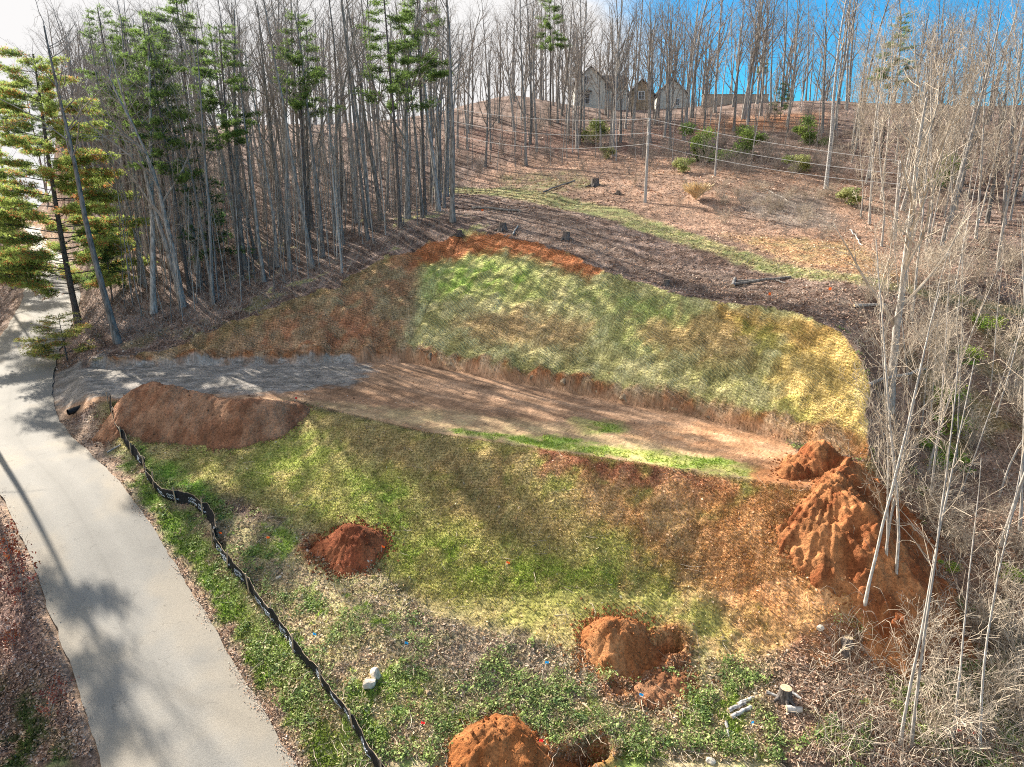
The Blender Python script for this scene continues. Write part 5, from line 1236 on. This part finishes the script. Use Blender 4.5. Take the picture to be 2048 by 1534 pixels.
for i, (u, v, w) in enumerate(pick([(200, 560), (420, 600), (600, 560), (800, 440), (900, 400), (1000, 340), (900, 280), (600, 330), (200, 330)], 95, 1.0)):
    s = rt.uniform(.8, 1.7); d = where_l(u)
    place(BRUSH[rt.randint(4)], w, s, s * 1.1, rt.rand() * 6.28, (0, 0), 'grey undergrowth: ' + tree_words(u, v, s * .8, 0).replace('tree', 'shrub').replace(' upright', ''), 'shrub', 'bare undergrowth of the left woods')
for i, (u, v, w) in enumerate(pick([(1000, 230), (1660, 230), (1720, 370), (1500, 360), (1000, 320)], 70, 1.2)):
    s = rt.uniform(.8, 1.5); d = 'left' if u < 1250 else 'right'
    place(BRUSH[rt.randint(4)], w, s, s, rt.rand() * 6.28, (0, 0), '%s grey shrub on the hill, %s, %s' % ('big' if s > 1.15 else 'low', 'near the crest' if v < 260 else 'midway' if v < 310 else 'low down', 'left of the farmhouse' if u < 1140 else 'below the farmhouse' if u < 1380 else 'below the tan wall' if u < 1540 else 'under the blue sky'), 'shrub', 'bare shrubs on the hill')
for i, (u, v, w) in enumerate(pick([(1420, 370), (1660, 370), (1690, 450), (1560, 440), (1430, 410)], 24, .8)):
    s = rt.uniform(.4, .75); place(BRUSHL[rt.randint(4)], w, s, s * .7, rt.rand() * 6.28, (0, 0), 'low greyish bramble right of the dry grass clump, %s, %s' % ('upper' if v < 405 else 'lower', 'left end' if u < 1510 else 'middle' if u < 1600 else 'right end'), 'shrub', 'low brambles right of the dry grass clump')
# left edge: twigs reaching over the road
for px, py, s, lb_ in ((-95, 1010, .85, 'bare twiggy tree reaching over the road from the left edge, upper one'), (-60, 1130, .55, 'bare twiggy tree reaching over the road from the left edge, lower one'), (-160, 860, .9, 'bare twiggy tree left of the road, furthest back')):
    t0 = {1010: 38.0, 1130: 33.5, 860: 46.0}[py]; p = P(px, py, t0); p[2] = float(Hgrid(p[0], p[1]))
    place(TWG[2 if px == -95 else 4], p, s, s, rt.rand() * 6, (.12, 0), lb_, 'tree')
# evergreen shrubs
LG = [(.34, .38, .13), (.40, .42, .17), (.25, .31, .10)]; DG = [(.22, .31, .08), (.29, .38, .10), (.14, .21, .06)]
E1 = leafy_proto('evergreen_shrub', 501, 2600, 1.6, 2.2, LG, .22); E2 = leafy_proto('evergreen_shrub', 502, 3200, 2.0, 3.0, DG, .22)
for pr, px, py, s, lb_ in ((E1, 1187, 288, 1.15, 'round yellow green bush left of the lone pole'), (E2, 1402, 322, 1.0, 'bright green bush right of the lone pole, left one of two'), (E2, 1480, 318, .95, 'bright green bush right of the lone pole, right one of two'), (E1, 1597, 345, .7, 'small yellow green bush at the edge of the right hand woods'),
        (E1, 1215, 318, .55, 'small olive bush right below the round yellow green bush'), (E1, 1365, 345, .6, 'small olive bush below the bright green bushes'), (E2, 1880, 372, .8, 'green bush inside the upper right tangle'), (E1, 1700, 410, .6, 'yellowish green bush below the tall pale trunk'), (E2, 1620, 290, .8, 'dull green bush on the hill below the blue sky')):
    place(pr, at(px, py), s * 1.45, s * 1.3, rt.rand() * 6, (0, 0), lb_, 'bush')
E3 = leafy_proto('green_shrub', 503, 1500, 1.0, .9, [(.28, .42, .06), (.38, .48, .08), (.2, .33, .05)], .11)
for i, (px, py, s, lb_) in enumerate(((1880, 800, 1.3, 'bright yellow green thorny shrub right of the largest tree, upper one'), (1900, 860, 1.4, 'bright yellow green shrub right of the largest tree, middle one'), (1935, 720, 1.3, 'bright yellow green shrub high on the right side'), (1915, 930, 1.2, 'bright yellow green shrub right of the largest tree, lowest one'), (1970, 650, 1.2, 'yellow green shrub near the right edge above the stout pale trunk'), (1850, 890, .8, 'little yellow green shrub beside the thin stems'), (2020, 1150, .8, 'green shrub near the right edge of the photo'), (1895, 1135, .6, 'small green plant in the brush below the stout pale trunk'), (1730, 1405, .35, 'small yellow green plant right of the grey stump'))):
    place(E3, at(px, py), s, s * .7, i, (0, 0), lb_, 'bush')
# dry plume grass
rs = np.random.RandomState(9); L_ = []
for i in range(260):
    a = rs.rand() * 6.28; e = rs.rand() ** .6 * .75; d = np.array((math.cos(a) * e, math.sin(a) * e, 1.0)); d /= np.linalg.norm(d); h = 1.1 + .8 * rs.rand()
    h *= 1.25; d = d * np.array((1.25, 1.25, .9)); L_.append((np.array([d * .05, d * h * .6, d * h + np.array((d[0], d[1], -.3)) * .3]), np.array((.016, .018, .06 if rs.rand() < .5 else .012))))
v, f = tubes(L_, 3); pg = mesh_obj('plume_grass', v, f, noisy('dry_straw', (.58, .44, .26), (.78, .64, .42), 2, bump=0)); pg.location = at(1392, 400)
tag(pg, 'clump of dry straw coloured plume grass right of the lone pole', 'grass clump')
# russet oak saplings at the left edge
def oak(seed, n, cols):
    out = [[], [], []]; rs = np.random.RandomState(seed); c2 = dict(CFG_BRUSH, n=[6, 4, 3], k=[9, 5], trop=[.03, .01, 0], wob=[.08, .14, .2], ang=[60, 50], ratio=[.45, .5])
    for _ in range(2): grow(rs, np.array((rs.normal() * .1, 0, 0)), np.array((.25 * rs.normal() + .15, .15 * rs.normal(), 1.0)), 2.4, .022, 0, c2, out)
    root = empty('oak_sapling', (0, 0, 0)); v, f = wood_mesh(out, (5, 3, 3)); mesh_obj('stems', v, f, M['twig'], root)
    tips = np.array([l[0][-1] for l in out[2]] + [l[0][1] for l in out[2]]); c_ = tips[rs.randint(len(tips), size=n)] + rs.normal(size=(n, 3)) * .07
    v, f, c = quad_leaves(c_, .14, rs, np.array(cols)[rs.randint(len(cols), size=n)], .2); mesh_obj('foliage', v, f, M['leaves'], root, cols=c); return root
OK1 = oak(601, 420, [(.34, .07, .03), (.45, .14, .04), (.25, .05, .03)]); OK2 = oak(602, 380, [(.20, .05, .045), (.27, .08, .06), (.34, .10, .05)])
for pr, px, py, s, lb_ in ((OK1, 30, 1150, 1.0, 'oak sapling with rust orange leaves hanging over the left road edge, upper one'), (OK2, 45, 1205, .9, 'oak sapling with dark wine red leaves at the left road edge'), (OK1, 25, 1300, .6, 'small rust leaved sapling on the bank below the wine red one'), (OK2, 95, 1440, .6, 'low russet shrub on the bank at the lower left')):
    place(pr, at(px, py), s, s, rt.rand() * 6, (0, 0), lb_, 'sapling')

# ------------------------------------------------------------------ scattered cover
def sample(n, t0=22, t1=150, pxr=(-150, 2200)):
    u = rt.rand(n); y = 1 / (u / t0 + (1 - u) / t1); px = rt.uniform(*pxr, n)
    x = (px - 1024) / F * y / .93; return x, y * .92
def grid_rgb(x, y):
    i = np.clip(np.searchsorted(GX, x), 0, len(GX) - 1); j = np.clip(np.searchsorted(GY, y), 0, len(GY) - 1)
    return CRGB[i, j], rd[i, j], is_pad[i, j], is_cut[i, j], is_fill[i, j] & (fd[i, j] < 12), gsd[i, j]
# fallen leaves
x, y = sample(330000); c, r_, ip, ic, ifl, g_ = grid_rgb(x, y)
green = c[:, 1] > c[:, 0] * 1.02
keep = (r_ > ROADW + .1) & (~ip | (rt.rand(len(x)) < .03)) & (g_ < -.3) & (~ic | (rt.rand(len(x)) < .06)) & (~ifl | (rt.rand(len(x)) < .08)) & (~green | (rt.rand(len(x)) < .18))
x, y, c = x[keep], y[keep], c[keep]; n = len(x)
pal = np.array([(.46, .30, .21), (.36, .23, .16), (.60, .47, .38), (.20, .12, .09), (.52, .28, .15), (.70, .60, .52)])
lc = pal[rt.choice(6, n, p=(.26, .24, .2, .14, .1, .06))] * .55 + c * .65
z = Hgrid(x, y) + .02 + .05 * rt.rand(n); sz = np.where(y > 45, .17, .05 + .11 * rt.rand(n) ** 1.5) * (1 + (y > 80) * .6)
v, f, cc = quad_leaves(np.stack([x, y, z], 1), sz, rt, lc * (.6 + .8 * rt.rand(n, 1)), .5)
tag(mesh_obj('fallen_leaves', v, f, M['litter'], cols=cc), 'brown and pinkish fallen leaves strewn over the ground', 'leaves', kind='stuff')
# leaves blown onto road edges
x, y = sample(140000, pxr=(-50, 700)); c, r_, ip, ic, ifl, g_ = grid_rgb(x, y); keep = (r_ > 2.2) & (r_ < ROADW + .3) & (rt.rand(len(x)) < sstep(2.2, 2.9, r_) * sstep(-.1, .4, fbm(x, y, 1.5, 151, 3)))
x, y = x[keep], y[keep]; n = len(x); gi, gz_, _ = seg_dist(x, y, road_path[::4]); 
v, f, cc = quad_leaves(np.stack([x, y, gz_ + .045 + .01 * rt.rand(n)], 1), .055, rt, pal[rt.randint(0, 6, n)] * .9, 2.0)
tag(mesh_obj('road_leaves', v, f, M['litter'], cols=cc), 'dry leaves and needles gathered on the road edges', 'leaves', kind='stuff')
# grass blades
x, y = sample(420000, t1=80); c, r_, ip, ic, ifl, g_ = grid_rgb(x, y)
gr_ = np.maximum(sstep(.88, 1.25, c[:, 1] / c[:, 0]), .35 * (ic | ifl)); keep = (rt.rand(len(x)) < gr_) & (r_ > ROADW) & (g_ < -.2)
x, y, c, ic, ifl = x[keep], y[keep], c[keep], ic[keep], ifl[keep]; n = len(x)
h = np.where(ic | ifl, .10, .15) * (.7 + .6 * rt.rand(n)) * (1 + (y > 50) * .5)
gc = c * np.array((1.0, 1.06, .75)) * (.65 + .7 * rt.rand(n, 1))
x2, y2 = sample(520000, t0=30, t1=78, pxr=(150, 1800)); c2, r2_, ip2, ic2, ifl2, g2 = grid_rgb(x2, y2); k2 = ic2 | ifl2
x2, y2, c2 = x2[k2], y2[k2], c2[k2]; n2 = len(x2); mixc = rt.rand(n2, 1); straw = np.array((.62, .54, .30)); brn = np.array((.20, .13, .07))
c2 = np.where(mixc < .22, c2 * .5 + straw * .5, np.where(mixc > .80, c2 * .4 + brn * .6, c2 * np.array((.95, 1.05, .85)))) * (.55 + .8 * rt.rand(n2, 1))
x, y, h, gc = np.concatenate([x, x2]), np.concatenate([y, y2]), np.concatenate([h, .09 * (.6 + .8 * rt.rand(n2))]), np.concatenate([gc, c2])
v, f, cc = tri_leaves(np.stack([x, y, Hgrid(x, y) - .01], 1), h, rt, gc, up=1.1, aspect=.4)
tag(mesh_obj('grass', v, f, M['leaves'], cols=cc), 'short green and straw coloured grass', 'grass', kind='stuff')
# broad leaved weeds, in clumps
x, y = sample(22000, t1=60, pxr=(250, 2100)); c, r_, ip, ic, ifl, g_ = grid_rgb(x, y)
dens = sstep(-.2, .3, fbm(x, y, 1.6, 131, 4) + .4 * (c[:, 1] / c[:, 0] - .95)); keep = (~ip) & (~ic) & (~ifl) & (r_ > ROADW + .8) & (g_ < 0) & (y < 45) & (rt.rand(len(x)) < dens) & (x < 22)
SM = np.array([(o.location[0], o.location[1]) for o in bpy.data.objects if o.parent is None and o.get('category') in ('stone', 'log', 'stump', 'flag', 'roots')])
keep &= ((x[:, None] - SM[None, :, 0]) ** 2 + (y[:, None] - SM[None, :, 1]) ** 2).min(1) > .55 ** 2
x, y = x[keep], y[keep]; k = 26; cx = np.repeat(x, k) + rt.normal(size=len(x) * k) * .13; cy = np.repeat(y, k) + rt.normal(size=len(x) * k) * .13; n = len(cx)
hz = np.abs(rt.normal(size=n)) * .09 + .03; wp = np.array([(.24, .34, .10), (.36, .46, .14), (.17, .25, .09), (.46, .52, .20), (.42, .35, .20)]); pc = np.repeat(wp[rt.randint(0, 5, len(x))], k, 0)
v, f, cc = quad_leaves(np.stack([cx, cy, Hgrid(cx, cy) + hz], 1), np.repeat(.04 + .10 * rt.rand(len(x)) ** 1.6, k), rt, pc * (.7 + .6 * rt.rand(n, 1)), .6)
tag(mesh_obj('weeds', v, f, M['leaves'], cols=cc), 'low broad leaved green weeds over the meadow', 'weeds', kind='stuff')
# dead stalks and sticks
def sticks(n, poly_t, name, mat_, L, r, up, label, cat, arch=.0, lo=None):
    x, y = sample(n, *poly_t[0], pxr=poly_t[1]); c, r_, ip, ic, ifl, g_ = grid_rgb(x, y)
    keep = (~ip) & (~ic) & (r_ > ROADW + .6) & (g_ < -.5) & (~ifl | (rt.rand(len(x)) < .12))
    if lo is not None: keep &= lo(x, y)
    x, y = x[keep], y[keep]; n = len(x); z = Hgrid(x, y); a = rt.rand(n) * 6.28; e = up * (.3 + rt.rand(n)); Ls = L * (.4 + rt.rand(n)); 
    D = np.stack([np.cos(a), np.sin(a), e], 1); D /= np.linalg.norm(D, axis=1, keepdims=True)
    t = np.linspace(0, 1, 5); pts = np.stack([x, y, z], 1)[:, None] + D[:, None] * (Ls[:, None] * t)[..., None]
    pts[:, :, 2] += (arch * 4 * t * (1 - t))[None] * Ls[:, None] - arch * t[None] ** 2 * Ls[:, None]
    pts += rt.normal(size=pts.shape) * Ls[:, None, None] * .03; gzz = Hgrid(pts[:, :, 0], pts[:, :, 1]); pts[:, :, 2] = np.maximum(pts[:, :, 2], gzz + .015)
    R_ = (r * (.6 + .8 * rt.rand(n)))[:, None] * np.linspace(1, .45, 5)[None]
    v, f = tubes([(pts[i], R_[i]) for i in range(n)], 3); tag(mesh_obj(name, v, f, M[mat_]), label, cat, kind='stuff')
sticks(3800, ((22, 60), (500, 2150)), 'fallen_twigs', 'twig_light', .8, .011, .05, 'pale dead twigs lying on the ground', 'twigs')
sticks(2200, ((22, 45), (650, 1500)), 'weed_stalks', 'twig', .55, .006, 1.5, 'dark dead weed stalks standing in the meadow', 'weeds', lo=lambda x, y: (y < 34) & (fbm(x, y, 3, 141, 2) > -.05))
sticks(3200, ((22, 60), (1640, 2300)), 'brush', 'twig_light', 1.5, .010, .5, 'pale arching brambles and twigs carpeting the right side', 'brush', arch=.35, lo=lambda x, y: (x > 15.2 + .0 * y) | ((y < 27) & (x > 10.5)))
sticks(900, ((22, 60), (1640, 2300)), 'dry_brush', 'twig', 1.2, .009, .6, 'dark arching brambles under the pale ones', 'brush', arch=.3, lo=lambda x, y: (x > 15.2) | ((y < 27) & (x > 11)))
sticks(2500, ((48, 110), (950, 1800)), 'bank_twigs', 'twig', .9, .012, .5, 'twigs and briars on the rusty bank', 'twigs', arch=.15, lo=lambda x, y: y > 46)
sticks(19000, ((55, 135), (120, 1720)), 'woodland_twigs', 'twig', 1.9, .013, 1.6, 'grey twigs of the woodland floor', 'brush', arch=.1, lo=lambda x, y: (y > 58) & ((x < -.09 * y) | (y > 92)))
# roots hanging over the long trench
tr_ = [(np.array([(0, 0, 0), d_ * .5 + (0, 0, .12), d_ * 1.0 + (0, 0, .02)]), np.array((.02, .015, .008))) for d_ in [np.array((math.cos(a), math.sin(a) * .7, 0)) * (.5 + .7 * rt.rand()) for a in np.linspace(0, 6, 16)]]
v, f = tubes(tr_, 5); ro = mesh_obj('exposed_roots', v, f, M['twig_light']); ro.location = at(1232, 1338) + np.array((0, 0, .15)); tag(ro, 'tangle of torn pale roots at the left end of the long trench', 'roots')
